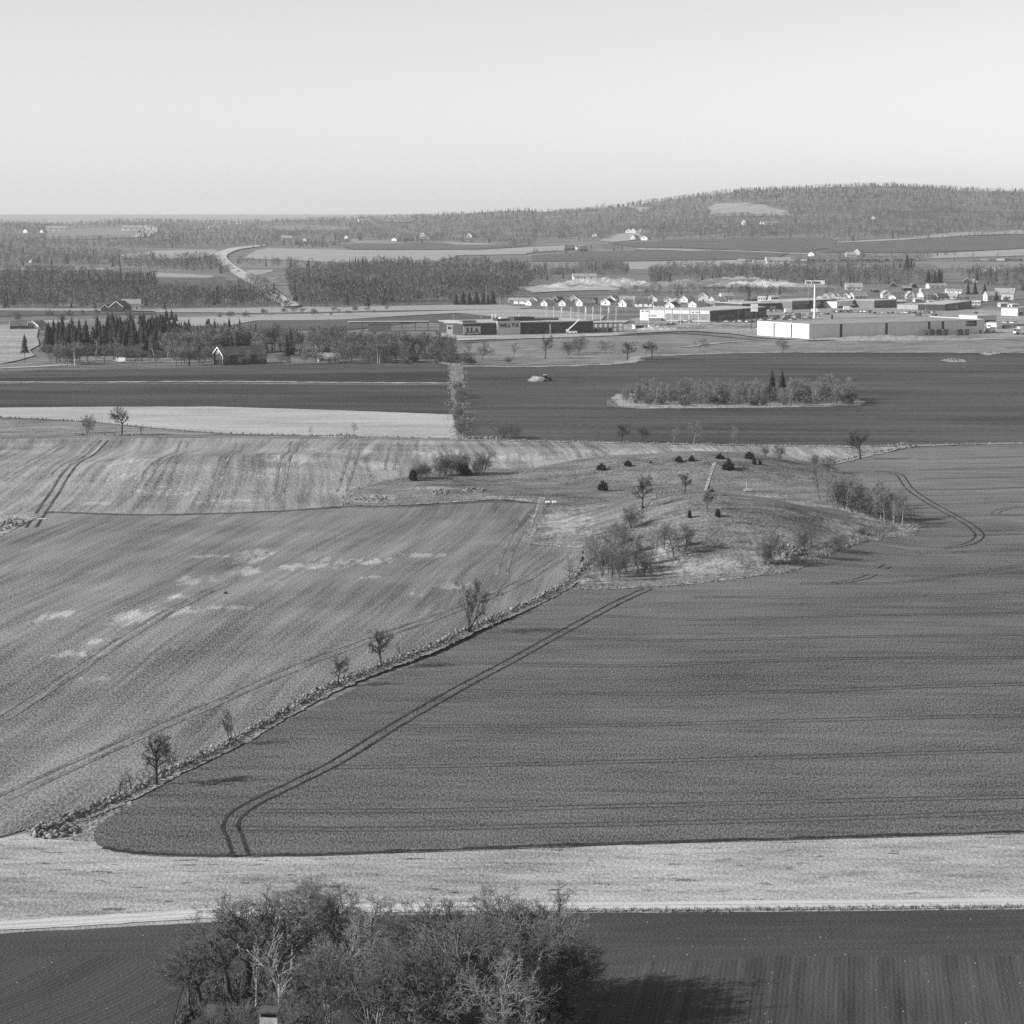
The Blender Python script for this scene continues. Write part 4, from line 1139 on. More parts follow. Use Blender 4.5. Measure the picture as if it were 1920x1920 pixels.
for u_, v_, h_, w_, lb in ((1130, 921, 20, 1.05, 'dark round juniper alone on the grassy slope left of the path'), (1128, 882, 13, 1.5, 'wide dark juniper leftmost on the skyline ridge of the pasture'), (1177, 875, 12, 1.3, 'second dark juniper from the left on the pasture ridge'),
                           (1220, 869, 5, 1.2, 'tiny juniper on the ridge between the larger ones'), (1273, 867, 12, 1.3, 'dark juniper on the ridge left of its near twin'), (1297, 865, 11, 1.2, 'dark juniper on the ridge right of its near twin'), (1350, 861, 11, 1.6, 'low spreading juniper on the crest above the footpath'),
                           (1405, 861, 14, 1.4, 'dark juniper on the crest beside the two bare shrubs'), (1366, 882, 22, 1.1, 'largest round juniper on the upper pasture, casting a shadow'), (1414, 872, 16, .7, 'upright juniper of the close pair right of the largest'), (1425, 872, 10, .8, 'smaller juniper of the close pair right of the largest'),
                           (1346, 970, 18, .9, 'dark juniper with a clear shadow on the open hilltop'), (1293, 972, 17, .7, 'slim juniper tree left of the hilltop juniper'), (1335, 923, 6, 2.0, 'low juniper beside the footpath at the crest'), (875, 892, 20, 1.1, 'dark juniper among the bare trees on the field edge'),
                           (775, 902, 24, 1.0, 'dark round bush at the left of the field-edge thicket')):
    at_px('juniper' if w_ > 1 else 'juniper1', u_, v_, h_, lb, 'juniper_bush', 'bush', sx=w_)
tree('m_multi', 1434, 860, 28, 'left one of the two bare shrubs on the crest', sx=1.0, name='bare_shrub', cat='shrub')
tree('m_bush1', 1461, 862, 30, 'right one of the two bare shrubs on the crest', sx=1.0, name='bare_shrub', cat='shrub')
tree('m_bush0', 1527, 874, 26, 'small bare shrub where the field wall meets the pasture', name='bare_shrub', cat='shrub', sx=.9)
tree('w_round1', 1613, 862, 60, 'dark crooked bare tree on the wall corner at right', sx=1.1)
tree('m_bush1', 1553, 885, 34, 'bare shrub at the top of the sapling row', name='bare_shrub', cat='shrub', sx=1.0)
# thicket at the field edge
for k, u_, v_, h_, sx, lb in (('m_bush0', 788, 898, 36, 1.0, 'leftmost bare shrub of the field-edge thicket'), ('m_thin', 815, 893, 44, .8, 'thin bare tree second from left in the field-edge thicket'), ('m_multi', 836, 892, 50, 1.0, 'many-stemmed bare tree in the middle of the thicket'), ('m_thin', 858, 891, 52, .8, 'thin tall bare tree right of the thicket middle'),
                              ('m_bush1', 870, 890, 46, .7, 'bare shrub beside the juniper in the thicket'), ('m_multi', 907, 892, 54, 1.1, 'fan-shaped bare tree at the right end of the thicket')):
    tree(k, u_, v_, h_, lb, sx=sx)
for u_, v_, h_ in ((778, 899, 28), (800, 896, 34), (824, 893, 34), (847, 892, 38), (893, 891, 30), (862, 891, 30)):
    at_px('m_bush%d' % (u_ % 2), u_, v_, h_, 'low bare shrub filling the field-edge thicket', 'bare_shrub', 'shrub', 'shrubs of the field-edge thicket', sx=.9)
# trees on the wall between the fields
for k, u_, v_, h_, sx, lb in (('w_round0', 229, 816, 58, .9, 'tallest bare tree on the left field wall'), ('m_bush1', 164, 813, 38, .8, 'bushy bare tree left of the tallest on the field wall'), ('w_thin', 264, 816, 22, 1.2, 'small bare tree right of the tallest on the field wall'),
                              ('m_thin', 582, 818, 20, 1.0, 'tiny bare tree at the edge of the pale stubble'), ('m_thin', 663, 816, 26, 1.1, 'small bare tree growing from the stone heap by the stubble'), ('m_bush0', 945, 822, 40, 1.3, 'broad dark bare bush at the lower end of the hedge strip'), ('m_bush1', 962, 824, 34, .9, 'upright bare bush right of the broad dark one'),
                              ('m_thin', 1122, 829, 26, 1.3, 'first small bare tree on the middle field wall'), ('w_round2', 1165, 830, 38, 1.2, 'crooked wide bare tree second along the middle wall'), ('w_round1', 1204, 831, 32, 1.1, 'third small bare tree along the middle wall'), ('m_pale', 1263, 831, 32, 1.0, 'pale thin bare tree fourth along the middle wall'),
                              ('m_pale', 1302, 832, 48, 1.0, 'tallest pale bare tree on the middle field wall'), ('m_pale', 1381, 833, 38, .7, 'last thin tree along the middle field wall')):
    tree(k, u_, v_, h_, lb, sx=sx)
# hedge strip
for i in range(34):
    v_ = 722 + 96 * rng.random() ** .8
    at_px('m_bush%d' % (i % 2), 861 + rng.normal(0, 4), v_, rng.uniform(11, 24), 'bare hedge shrub on the upright grass strip between dark fields', 'hedge_shrub', 'shrub', 'shrubs of the hedge strip', sx=.9)
# copse in the dark field
CG, CL = 'trees of the copse in the dark field', 'slim bare tree in the long copse in the dark field'
for i in range(95):
    t = rng.random()
    u_ = 1168 + 432 * t
    v_ = 753 + rng.uniform(-8, 8) + 4 * t
    h_ = rng.uniform(28, 44) * (1.0 if u_ < 1480 else 1.25) * (.75 if u_ < 1210 else 1)
    at_px(('f_tall', 'm_sap', 'f_tall', 'm_sap', 'f_tall')[i % 5], u_, v_, h_, CL, 'slender_tree', group=CG, sx=1.0)
for i in range(30):
    u_ = 1175 + 425 * rng.random()
    at_px('f_bush', u_, 759 + rng.uniform(-4, 3), rng.uniform(10, 18), 'low bare shrub along the foot of the long copse', 'bare_shrub', 'shrub', 'shrubs at the foot of the copse', sx=1.1)
at_px('spruce0', 1447, 752, 56, 'left one of the two dark spruces rising from the copse', 'spruce_tree', sx=1.1)
at_px('spruce1', 1466, 750, 54, 'right one of the two dark spruces rising from the copse', 'spruce_tree', sx=1.0)
at_px('m_birch', 1425, 757, 34, 'white-stemmed birch at the middle of the copse edge', 'birch_tree', sx=.9)
at_px('m_birch', 1535, 757, 44, 'white-stemmed birch near the right end of the copse', 'birch_tree', sx=.9)
at_px('m_bush1', 1585, 757, 40, 'dense dark shrub at the right end of the copse', 'bare_shrub', 'shrub', sx=1.2)

cu, cv = scatter_px([(1165, 748), (1250, 745), (1600, 748), (1606, 758), (1400, 762), (1180, 761)], 14)
cp = land(cu, cv)
mass('brushwood', 'dense grey brushwood filling the long copse in the dark field', cp, rng.uniform(3.5, 6.0, len(cp)), 0.0)
cu, cv = scatter_px([(300, 650), (560, 655), (700, 660), (850, 662), (850, 682), (740, 676), (640, 679), (600, 660), (400, 664), (300, 672)], 34)
cp = land(cu, cv)
mass('brushwood', 'grey brushwood under the bare trees behind the barn', cp, rng.uniform(4, 9, len(cp)), 0.0)
cu, cv = scatter_px([(585, 678), (655, 676), (655, 681), (585, 683)], 9)
cp = land(cu, cv)
mass('brushwood', 'grey brushwood half hiding the cottage right of the barn', cp, rng.uniform(3, 6, len(cp)), 0.0)
cu, cv = scatter_px([(1558, 950), (1580, 945), (1690, 975), (1685, 986), (1600, 968)], 10)
cp = flat(cu, cv)
mass('brushwood', 'grey brush under the sapling row right of the hill', np.column_stack([cp, Z(cp[:, 0], cp[:, 1])]), rng.uniform(3, 6, len(cp)), 0.0)
# ------------------------------------------------------------------ the wood behind the barn
SPG, SPL = 'spruces of the dark plantation', 'dark spruce packed in the plantation behind the road'
u, v = scatter_px([(78, 648), (220, 640), (455, 640), (455, 668), (250, 672), (80, 664)], 50)
for i in range(len(u)):
    at_px('spruce%d' % (i % 3), u[i], v[i], rng.uniform(40, 54) * (.85 if u[i] > 330 else 1), SPL, 'spruce_tree', group=SPG, sx=.95)
for i in range(26):
    u_ = (200 + 48 * rng.random()) if i < 14 else (262 + 40 * rng.random())
    at_px('spruce%d' % (i % 3), u_, 606 + 14 * rng.random(), rng.uniform(16, 25), 'dark spruce in the small stand behind the plantation', 'spruce_tree', group='spruces behind the plantation', sx=1.0)
for u_, v_, h_ in ((312, 604, 24), (322, 601, 20), (330, 603, 16)):
    at_px('spruce1', u_, v_, h_, 'dark spruce in the little clump beside the pale field', 'spruce_tree', group='clump of spruces by the pale field', sx=1.3)
at_px('pine', 47, 682, 54, 'lone tall pine at the left edge beside the road', 'pine_tree', sx=1.0)
RG, RL = 'bare trees along the road by the wood', 'bare grey tree in the roadside row in front of the plantation'
for i in range(46):
    u_ = 78 + 330 * rng.random()
    k = ('f_round0', 'f_round1', 'f_round2', 'f_tall', 'f_birch')[i % 5]
    h_ = rng.uniform(26, 42) if k != 'f_birch' else rng.uniform(36, 52)
    bi = k == 'f_birch'
    at_px(k, u_, 676 + 11 * rng.random(), h_, 'white-stemmed birch in the roadside row before the plantation' if bi else RL, 'birch_tree' if bi else 'bare_tree', group='birches along the road by the wood' if bi else RG, sx=1.15 if k[2] == 'r' else 1.0)
BG, BL = 'bare trees of the wood behind the barn', 'bare tree in the grey wood on both sides of the barn'
for i in range(150):
    u_ = 300 + 545 * rng.random()
    v_ = 655 + 26 * rng.random()
    if 392 < u_ < 570 and v_ > 668 or 600 < u_ < 632 and v_ > 665:
        v_ = 655 + 10 * rng.random()
    if u_ > 690:
        v_ = 662 + 20 * rng.random()
    k = ('f_round0', 'f_round1', 'f_birch', 'f_tall', 'f_round2', 'f_tall')[i % 6]
    bi = k == 'f_birch'
    at_px(k, u_, v_, rng.uniform(34, 56) if v_ < 675 else rng.uniform(26, 44), 'white-stemmed birch in the grey wood on both sides of the barn' if bi else BL, 'birch_tree' if bi else 'bare_tree', group='birches of the wood behind the barn' if bi else BG, sx=1.2 if k[2] == 'r' else 1.0)
for u_, v_, h_ in ((538, 668, 42), (545, 665, 48), (568, 668, 44), (612, 660, 30), (540, 655, 36), (470, 650, 40), (480, 650, 44), (495, 652, 38), (425, 650, 42), (440, 652, 44), (462, 652, 40)):
    at_px('spruce%d' % (int(u_) % 3), u_, v_, h_, 'dark spruce standing among the bare trees near the barn', 'spruce_tree', group='single spruces near the barn', sx=.7)
for i in range(16):
    u_ = (425 + 250 * i / 16) + rng.normal(0, 6)
    at_px(('f_round0', 'f_tall', 'f_round2', 'f_tall')[i % 4], u_, 684 + 2.5 * rng.random() - (u_ - 425) * .014, rng.uniform(18, 34), 'bare tree in front of the barn and cottage', 'bare_tree', group='bare trees before the barn', sx=1.05)
for i in range(16):
    u_ = 700 + 190 * rng.random()
    at_px('f_bush', u_, 684 - 6 * rng.random(), rng.uniform(12, 20), 'bare scrub bush along the edge of the dark field', 'bare_shrub', 'shrub', 'scrub along the wood edge', sx=1.2)
for k, u_, v_, h_, sx, lb in (('m_thin', 963, 674, 36, .9, 'thin bare tree alone before the dark shop building'), ('w_round1', 1022, 673, 48, .8, 'tall bare tree in the rough pasture before the shops'), ('m_bush0', 1066, 666, 34, 1.1, 'broad dark bare bush in the pasture before the shops'), ('m_bush1', 1086, 662, 36, 1.0, 'bare bush beside the broad dark one in the pasture'),
                              ('m_round1', 1137, 664, 26, 1.3, 'low round bare tree in the middle of the pasture'), ('w_round2', 1175, 675, 36, 1.3, 'dark round bare tree at the corner of the dark field'), ('w_round0', 1222, 672, 34, 1.3, 'round bare tree right of the field corner'), ('m_round1', 1311, 656, 22, 1.3, 'small round bush-like tree left of the warehouse'),
                              ('m_round0', 1467, 662, 26, 1.3, 'round bare tree in front of the white warehouse end'), ('m_bush0', 953, 682, 16, 1.3, 'low dark bush on the verge of the dark field'), ('m_thin', 880, 678, 40, 1.0, 'bare tree at the top of the hedge strip'), ('m_round3', 905, 676, 36, 1.0, 'bare spreading tree right of the hedge strip top'), ('m_round2', 845, 684, 48, 1.0, 'big bare tree at the upper end of the hedge strip')):
    at_px(k, u_, v_, h_, lb, sx=sx)
for u_, v_, h_ in ((855, 571, 22), (868, 571, 25), (880, 572, 26), (893, 572, 25), (906, 572, 24), (915, 571, 20), (924, 570, 27)):
    at_px('spruce%d' % (int(u_) % 3), u_, v_, h_, 'dark spruce in the clump left of the white houses', 'spruce_tree', group='clump of spruces by the white houses', sx=1.3)
for i in range(22):
    u_ = 400 + 400 * rng.random()
    at_px(('f_round0', 'f_bush', 'f_round2')[i % 3], u_, 586 + 10 * rng.random() - (u_ - 400) * .012, rng.uniform(7, 15), 'small bare field tree on the pale plain beyond the wood', 'bare_tree', 'tree', 'field trees on the pale plain', sx=1.2)
for i in range(14):
    at_px(('f_round0', 'f_bush', 'f_round2')[i % 3], 5 + 270 * rng.random(), 592 + 14 * rng.random(), rng.uniform(10, 18), 'bare tree beside the farm at the left edge', 'bare_tree', 'tree', 'trees around the left farm', sx=1.2)
for u_, v_, h_, s_ in ((1560, 600, 12, 1.4), (1700, 508, 32, .9), (1708, 510, 26, .9), (1815, 552, 22, 1.1), (1828, 552, 24, 1.1), (1846, 552, 20, 1.1), (1868, 565, 18, 1.2), (1740, 530, 24, 1.3), (1760, 530, 26, 1.3), (1752, 531, 22, 1.3)):
    at_px('spruce%d' % (int(u_) % 3), u_, v_, h_, 'dark conifer standing among the villas and shops', 'spruce_tree', group='conifers around the shops and villas', sx=s_)

# ------------------------------------------------------------------ stones
def stone_mesh(seed, flatn=.75):
    rg = np.random.default_rng(seed)
    import bmesh
    bm = bmesh.new()
    bmesh.ops.create_icosphere(bm, subdivisions=1, radius=.5)
    for vtx in bm.verts:
        n = vtx.co.normalized()
        vtx.co = n * .5 * rg.uniform(.72, 1.15)
        vtx.co.z *= flatn
        vtx.co.x *= rg.uniform(1.0, 1.25)
    me = bpy.data.meshes.new('stone')
    bm.to_mesh(me)
    bm.free()
    return me
stone_a = plain('grey stone', 0.17, .9, .1, .5, 2.2)
stone_b = plain('pale stone', 0.27, .9, .1, .3, 2.2)
STONES = []
for k in range(6):
    me = stone_mesh(200 + k)
    me.materials.append(stone_b if k == 0 else stone_a)
    STONES.append(me)
SV = [np.array([tuple(q.co) for q in me.vertices]) for me in STONES]
SF = [np.array([tuple(p.vertices) for p in me.polygons]) for me in STONES]

def stone_spots(p, width, height, spacing, size, gap=0.0):
    """positions of the stones of a dry wall along a world path"""
    d = densify([tuple(q) for q in p], False, spacing)
    t = np.gradient(d, axis=0); t /= np.linalg.norm(t, axis=1)[:, None] + 1e-9
    nr = np.stack([-t[:, 1], t[:, 0]], -1)
    out = []
    for i in range(len(d)):
        if rng.random() < gap:
            continue
        hh = height * rng.uniform(.55, 1.15)
        rows = max(1, int(hh / (size * .55)))
        for r_ in range(rows):
            lat = rng.uniform(-.5, .5) * width * (1 - .45 * r_ / max(rows, 1))
            q = d[i] + nr[i] * lat + rng.normal(0, .12, 2)
            s = size * rng.uniform(.6, 1.35)
            out.append((q[0], q[1], float(Z(q[0], q[1])) + .2 + r_ * size * .5 + .1 * s, s))
    return np.array(out)

def joined_stones(name, spots, parent=None, material=True):
    V, Fc, M, k = [], [], [], 0
    for x, y, z, s in spots:
        w = rng.integers(0, 6)
        a = rng.uniform(0, 6.28)
        v = SV[w] * s
        c, sn = math.cos(a), math.sin(a)
        V.append(np.stack([v[:, 0] * c - v[:, 1] * sn + x, v[:, 0] * sn + v[:, 1] * c + y, v[:, 2] + z], -1))
        Fc.append(SF[w] + k); M.append(np.full(len(SF[w]), 1 if w == 0 else 0)); k += len(v)
    return link(name, meshnp(name, np.concatenate(V), np.concatenate(Fc), [stone_a, stone_b], np.concatenate(M)), parent)

def stone_wall(label, spots, single=0, name='stone_wall'):
    root = thing(name, label, name.split('_')[-1] if name != 'stone_wall' else 'stone wall')
    order = np.argsort(np.hypot(spots[:, 0], spots[:, 1]) - spots[:, 3] * 40)
    for i in order[:single]:
        x, y, z, s = spots[i]
        o = link('stone', STONES[rng.integers(0, 6)], root, (x, y, z), rng.uniform(0, 6.28), s)
    rest = spots[order[single:]]
    if len(rest):
        j = joined_stones('rubble', rest, root)
        j['kind'] = 'stuff'
    return root
wl = path_xy(WALL_PX, n=8)
stone_wall('long dry stone wall running diagonally between the two crop fields', stone_spots(wl, 1.7, 1.0, .5, .55), 300)
def pile(u, v, ru, rv, n, size, h):
    c = flat(u, v); e = flat(u + ru, v); f = flat(u, v - rv)
    rx, ry = abs(e[0] - c[0]), abs(f[1] - c[1])
    out = []
    for i in range(n):
        a, r = rng.uniform(0, 6.28), math.sqrt(rng.random())
        x, y = c[0] + rx * r * math.cos(a), c[1] + ry * r * math.sin(a)
        out.append((x, y, float(Z(x, y)) + .15 + h * (1 - r) * rng.uniform(.3, 1), size * rng.uniform(.5, 1.5)))
    return np.array(out)
stone_wall('big heap of cleared stones at the lower end of the wall', pile(100, 1560, 46, 14, 90, .75, 1.1), 90, 'stone_heap')
stone_wall('stone heap on the pale corner at the left edge', pile(16, 985, 26, 11, 70, .9, 1.4), 70, 'stone_heap')
stone_wall('line of stones at the edge of the pale stubble', pile(640, 818, 32, 2.5, 40, .8, .8), 40, 'stone_heap')
stone_wall('stone heap at the left tip of the pasture strip', pile(700, 938, 40, 5, 40, .8, .7), 40, 'stone_heap')
stone_wall('stone heap left of middle on the pasture strip', pile(825, 932, 16, 4, 24, .9, .8), 24, 'stone_heap')
stone_wall('rightmost stone heap on the pasture strip', pile(890, 928, 24, 4, 34, .9, .8), 34, 'stone_heap')
stone_wall('overgrown stone heap at the front foot of the hill', pile(1485, 1058, 32, 9, 50, .9, 1.0), 50, 'stone_heap')
stone_wall('stone heap on the little island in the dark field', pile(1786, 676.5, 14, 2, 24, 1.3, 1.2), 24, 'stone_heap')
stone_wall('brushy stone heap where the pasture meets the dark field', pile(1858, 663, 12, 2, 18, 1.3, 1.2), 18, 'stone_heap')
stone_wall('stone heap in the corner below the dark field', pile(1700, 836, 20, 4, 40, .9, 1.0), 40, 'stone_heap')
stone_wall('stones at the lower end of the hedge strip', pile(900, 823, 40, 3, 50, .9, .8), 50, 'stone_heap')
uw = land([1112, 1140, 1160, 1180, 1195, 1208, 1222, 1238, 1260, 1280], [1048, 1020, 1003, 985, 968, 952, 940, 930, 923, 921])[:, :2]
stone_wall('broken line of pale stones climbing the pasture hill', stone_spots(smooth_path(uw, 4), 1.6, .7, .8, .7, .25), 120, 'stone_row')
mw = path_xy([(640, 821), (760, 822), (900, 826), (1100, 830), (1400, 836), (1600, 838), (1700, 837), (1920, 832), (2100, 829)], n=6)
stone_wall('low stone wall along the near edge of the wide dark field', stone_spots(mw, 1.6, .8, 1.0, .7, .15), 0)
mw2 = path_xy([(1552, 872), (1600, 860), (1640, 851), (1690, 841)], n=6)
stone_wall('short stone wall from the pasture up to the dark field corner', stone_spots(mw2, 1.6, .9, .8, .7, .05), 0)
lw = path_xy([(-60, 779), (0, 784), (150, 791), (280, 803), (420, 814), (600, 818)], n=6)
stone_wall('thin stone wall between the pale stubble and grey pasture', stone_spots(lw, 1.2, .8, 1.0, .7, .2), 0)
lw2 = path_xy([(140, 816), (200, 817), (270, 818)], n=6)
stone_wall('short stone wall under the bare trees at left', stone_spots(lw2, 1.6, .9, .8, .7, .1), 0)
# small loose stones on the dark soil in front
def loose_stones():
    sp = []
    for i in range(150):
        u_, v_ = rng.uniform(0, 1930), rng.uniform(1722, 1925)
        if 330 < u_ < 1080 and v_ > 1780:
            continue
        c = flat(u_, v_)
        sp.append((c[0], c[1], .13, rng.uniform(.07, .19)))
    V, Fc, k = [], [], 0
    for x, y, z, s in sp:
        w = rng.integers(0, 6)
        V.append(SV[w] * s + np.array([x, y, z])); Fc.append(SF[w] + k); k += len(SV[w])
    stuff(link('field_stones', meshnp('field_stones', np.concatenate(V), np.concatenate(Fc), plain('white field stone', .4, .9, .1, .2, 3))), 'small pale stones strewn over the dark foreground soil', 'stones')
loose_stones()

# ------------------------------------------------------------------ dry grass tufts
straw = plain('dry straw', 0.24, .9, .05, .35, 1.2)
straw_dk = plain('grey straw', 0.12, .9, .05, .35, 1.2)
def tufts(name, label, xy, h, mat, blades=5):
    n = len(xy)
    zz = Z(xy[:, 0], xy[:, 1]) + .1
    V = np.zeros((n, blades, 3, 3))
    for b in range(blades):
        a = rng.uniform(0, 6.28, n)
        hh = h * rng.uniform(.5, 1.3, n)
        ox, oy = rng.normal(0, h * .35, n), rng.normal(0, h * .35, n)
        w = h * .16
        V[:, b, 0] = np.stack([xy[:, 0] + ox - np.cos(a) * w, xy[:, 1] + oy - np.sin(a) * w, zz], -1)
        V[:, b, 1] = np.stack([xy[:, 0] + ox + np.cos(a) * w, xy[:, 1] + oy + np.sin(a) * w, zz], -1)
        V[:, b, 2] = np.stack([xy[:, 0] + ox + rng.normal(0, h * .3, n), xy[:, 1] + oy + rng.normal(0, h * .3, n), zz + hh], -1)
    stuff(link(name, meshnp(name, V.reshape(-1, 3), np.arange(n * blades * 3).reshape(-1, 3), mat)), label, 'grass')
def along(p, per_m, width):
    d = densify([tuple(q) for q in p], False, 1.0 / per_m)
    return d + rng.normal(0, width, d.shape)
tufts('dry_grass', 'dry grass tufts along the foot of the diagonal stone wall', along(wl, 7, .9), .42, straw)
tufts('dry_grass', 'pale grass tufts edging the pasture hill', along(path_xy([(1086, 1104), (1150, 1104), (1250, 1099), (1400, 1085), (1440, 1082), (1500, 1070), (1560, 1047), (1640, 1020), (1697, 1003), (1708, 985), (1690, 955)], n=8), 8, .9), .5, straw)
tufts('dry_grass', 'pale grass tufts along the fence and strip of the pasture', along(path_xy([(1096, 1036), (1040, 1026), (990, 1018), (1004, 975), (1016, 940), (940, 939), (850, 943), (760, 947), (690, 948), (655, 944), (648, 934), (672, 920), (760, 904), (830, 895)], n=8), 5, .6), .45, straw)
tufts('dry_grass', 'pale grass tufts beside the gravel track', along(path_xy([(1060, 1709), (1300, 1709), (1500, 1706), (1920, 1702), (2100, 1700)], n=6), 9, .35), .35, straw)
tufts('dry_grass', 'pale grass on the hedge strip between the dark fields', along(path_xy([(856, 686), (858, 740), (864, 822)], n=10), 3, 2.2), .6, straw)
tufts('dry_grass', 'tall pale grass around the copse in the dark field', along(path_xy([(1150, 750), (1158, 763), (1300, 764), (1450, 763), (1610, 760)], n=8), 3, 1.0), .7, straw)
u, v = scatter_px([(330, 1925), (352, 1868), (420, 1832), (440, 1860), (400, 1925)], 4)
tufts('dry_grass', 'grey grass tufts at the left foot of the grove', flat(u, v), .4, straw_dk)
u, v = scatter_px([(360, 1920), (430, 1840), (620, 1788), (800, 1795), (1060, 1860), (1090, 1930)], 12)
tufts('undergrowth', 'matted grey undergrowth on the grove floor', flat(u, v), .5, straw_dk)
u, v = scatter_px([(1440, 1078), (1500, 1060), (1690, 996), (1660, 985), (1560, 1010), (1440, 1060)], 6)
tufts('dry_grass', 'long pale grass on the lower right slope of the hill', land(u, v)[:, :2], .4, straw_dk)
tufts('dry_grass', 'pale grass along the wide dark field wall', along(mw, 3, .8), .55, straw)

# ------------------------------------------------------------------ buildings
white = plain('white cladding', 0.78, .6, .2, .05, .4)
offwhite = plain('pale wall', 0.55, .7, .2, .1, .4)
greywall = plain('grey cladding', 0.36, .7, .2, .1, .4)
lgrey = plain('light grey and shaded cladding', 0.66, .7, .2, .06, .2)
darkwall = plain('dark cladding', 0.05, .7, .2, .2, .4)
midwall = plain('mid grey cladding', 0.16, .7, .2, .15, .4)
redwall = plain('dark timber wall', 0.055, .85, .1, .3, .5)
roof_lt = plain('pale roof felt', 0.42, .8, .1, .2, .2)
roof_md = plain('tile roof', 0.30, .8, .1, .25, .3)
roof_dk = plain('dark roof', 0.10, .8, .1, .3, .3)
roof_gr = plain('gravel roof', 0.27, .8, .1, .2, .2)
glass = plain('window glass', 0.03, .15, .5, .3, .5)
metal = plain('galvanised steel', 0.35, .45, .4, .1, 1)
black = plain('black paint', 0.025, .5, .3, .1, 1)
tyre = plain('tyre rubber', 0.02, .8, .1, .1, 1)
wood = plain('weathered wood', 0.22, .9, .1, .3, 2)

def text_parts(txt, parent, x, y, z, size, mat, bold=.02, adv=1.0, serif=False, name='letter'):
    """letters standing in the local XZ plane of a parent, facing -Y; each letter a part"""
    cx = x
    for ch in txt:
        src = LETTERS[(ch, bold)]
        me = src.copy()
        me.transform(Matrix.Diagonal((size, size, 1.6, 1)))
        me.materials.append(mat)
        xs = [q.co.x for q in me.vertices]
        w = (max(xs) - min(xs)) if xs else .3 * size
        mn = min(xs) if xs else 0
        o = link(name, me, parent, (cx - mn, y, z))
        o.rotation_euler = (R(90), 0, 0)
        if serif:
            b = MB()
            for zz in ((.0, .72) if ch in 'UL' else (.72,) if ch == 'J' else (0,)):
                for xx in ((mn, mn + w) if ch in 'UA' else (mn + w,) if ch == 'J' else (mn + .06 * size,)):
                    if ch == 'U' and zz == 0:
                        continue
                    b.box(xx - .14 * size, xx + .14 * size, zz * size - .03 * size, zz * size + .06 * size, -.06, .06)
            if b.v:
                b.build('serif', mat, o)
        cx += (w + .16 * size) * adv
    return cx

def site(name, label, cat, u0, v0, u1, v1, group=None):
    """an Empty at the left front corner; local x runs along the front, y away from it"""
    A, B = flat(u0, v0), flat(u1, v1)
    d = B - A
    o = thing(name, label, cat, (A[0], A[1], .3), math.atan2(d[1], d[0]), group)
    return o, float(np.linalg.norm(d)), mpp(A[1])

# the big pale warehouse
wh, wl_, m1 = site('warehouse', 'long pale flat-roofed warehouse with white left end, beyond the dark field', 'warehouse', 1517, 637, 1845, 626.5)
Hh, Dp = 9.0, 54.0
MB().box(0, wl_, 0, Dp, -.3, Hh - .25).build('wall', darkwall, wh)
MB().box(.4, wl_ - .4, .4, Dp - .4, Hh - .25, Hh - .05).build('roof', roof_gr, wh)
for x0, x1, y0, y1 in ((-.12, wl_ + .12, -.12, .4), (-.12, wl_ + .12, Dp - .4, Dp + .12), (-.12, .4, .4, Dp - .4), (wl_ - .4, wl_ + .12, .4, Dp - .4)):
    MB().box(x0, x1, y0, y1, Hh - .25, Hh + .3).build('parapet', lgrey, wh)
xs = [0, 24, 62, 99, 135]
sc_ = wl_ / 150.0
edges = [0.0] + [x * wl_ / 137.0 for x in (25, 50, 88 - 12, 101)] + [wl_]
edges = [0, wl_ * .175, wl_ * .43, wl_ * .675, wl_ * .855 - 14, wl_]
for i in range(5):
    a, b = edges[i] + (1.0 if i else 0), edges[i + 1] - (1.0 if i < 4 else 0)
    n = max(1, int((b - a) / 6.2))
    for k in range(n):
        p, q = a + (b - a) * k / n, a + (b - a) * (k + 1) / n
        MB().box(p + .04, q - .04, -.14, -.004, 0.05, Hh - .32).build('wall_panel', lgrey, wh)  # front lies in shade; that shade is put into its greyer colour
for i in range(3):
    a, b = Dp * i / 3 + (.7 if i else .1), Dp * (i + 1) / 3 - (.7 if i < 2 else .1)
    for k in range(3):
        p, q = a + (b - a) * k / 3, a + (b - a) * (k + 1) / 3
        MB().box(-.14, -.004, p + .03, q - .03, 0.05, Hh - .32).build('wall_panel', white, wh)
sg = MB().box(wl_ - 15, wl_ - 6.5, -.34, -.145, 5.2, 8.4).build('sign_board', darkwall, wh)
text_parts('SIBA', sg, wl_ - 13.5, -.36, 6.2, 1.6, lgrey) if False else None
MB().box(wl_ - 12.6, wl_ - 8.6, -.40, -.345, 6.5, 7.2).build('sign_stripe', greywall, sg)
MB().box(wl_ - 14.4, wl_ - 13.4, -.40, -.345, 6.3, 7.4).build('sign_emblem', lgrey, sg)
MB().box(wl_ - 4.2, wl_ - 2.4, -.20, -.145, 0, 2.4).build('door', black, wh)
# loading bays along its front
CGp = 'dark containers before the warehouse'
for i, u_ in enumerate((1744, 1757, 1771, 1797, 1810)):
    A = flat(u_, 630.5)
    c = thing('container', nth(i) + ' dark container from the left before the warehouse wall', 'container', (A[0], A[1], .45), wh.rotation_euler[2], CGp)
    MB().box(-2.0, 2.0, -1.2, 1.2, 0, 3.9).build('body', darkwall, c)
    for s in (-1, 1):
        MB().box(s * 1.0 - .85, s * 1.0 + .85, -1.32, -1.205, .15, 3.7).build('door', midwall, c)
    MB().box(-2.05, 2.05, -1.25, 1.25, 3.905, 4.05).build('top_frame', midwall, c)

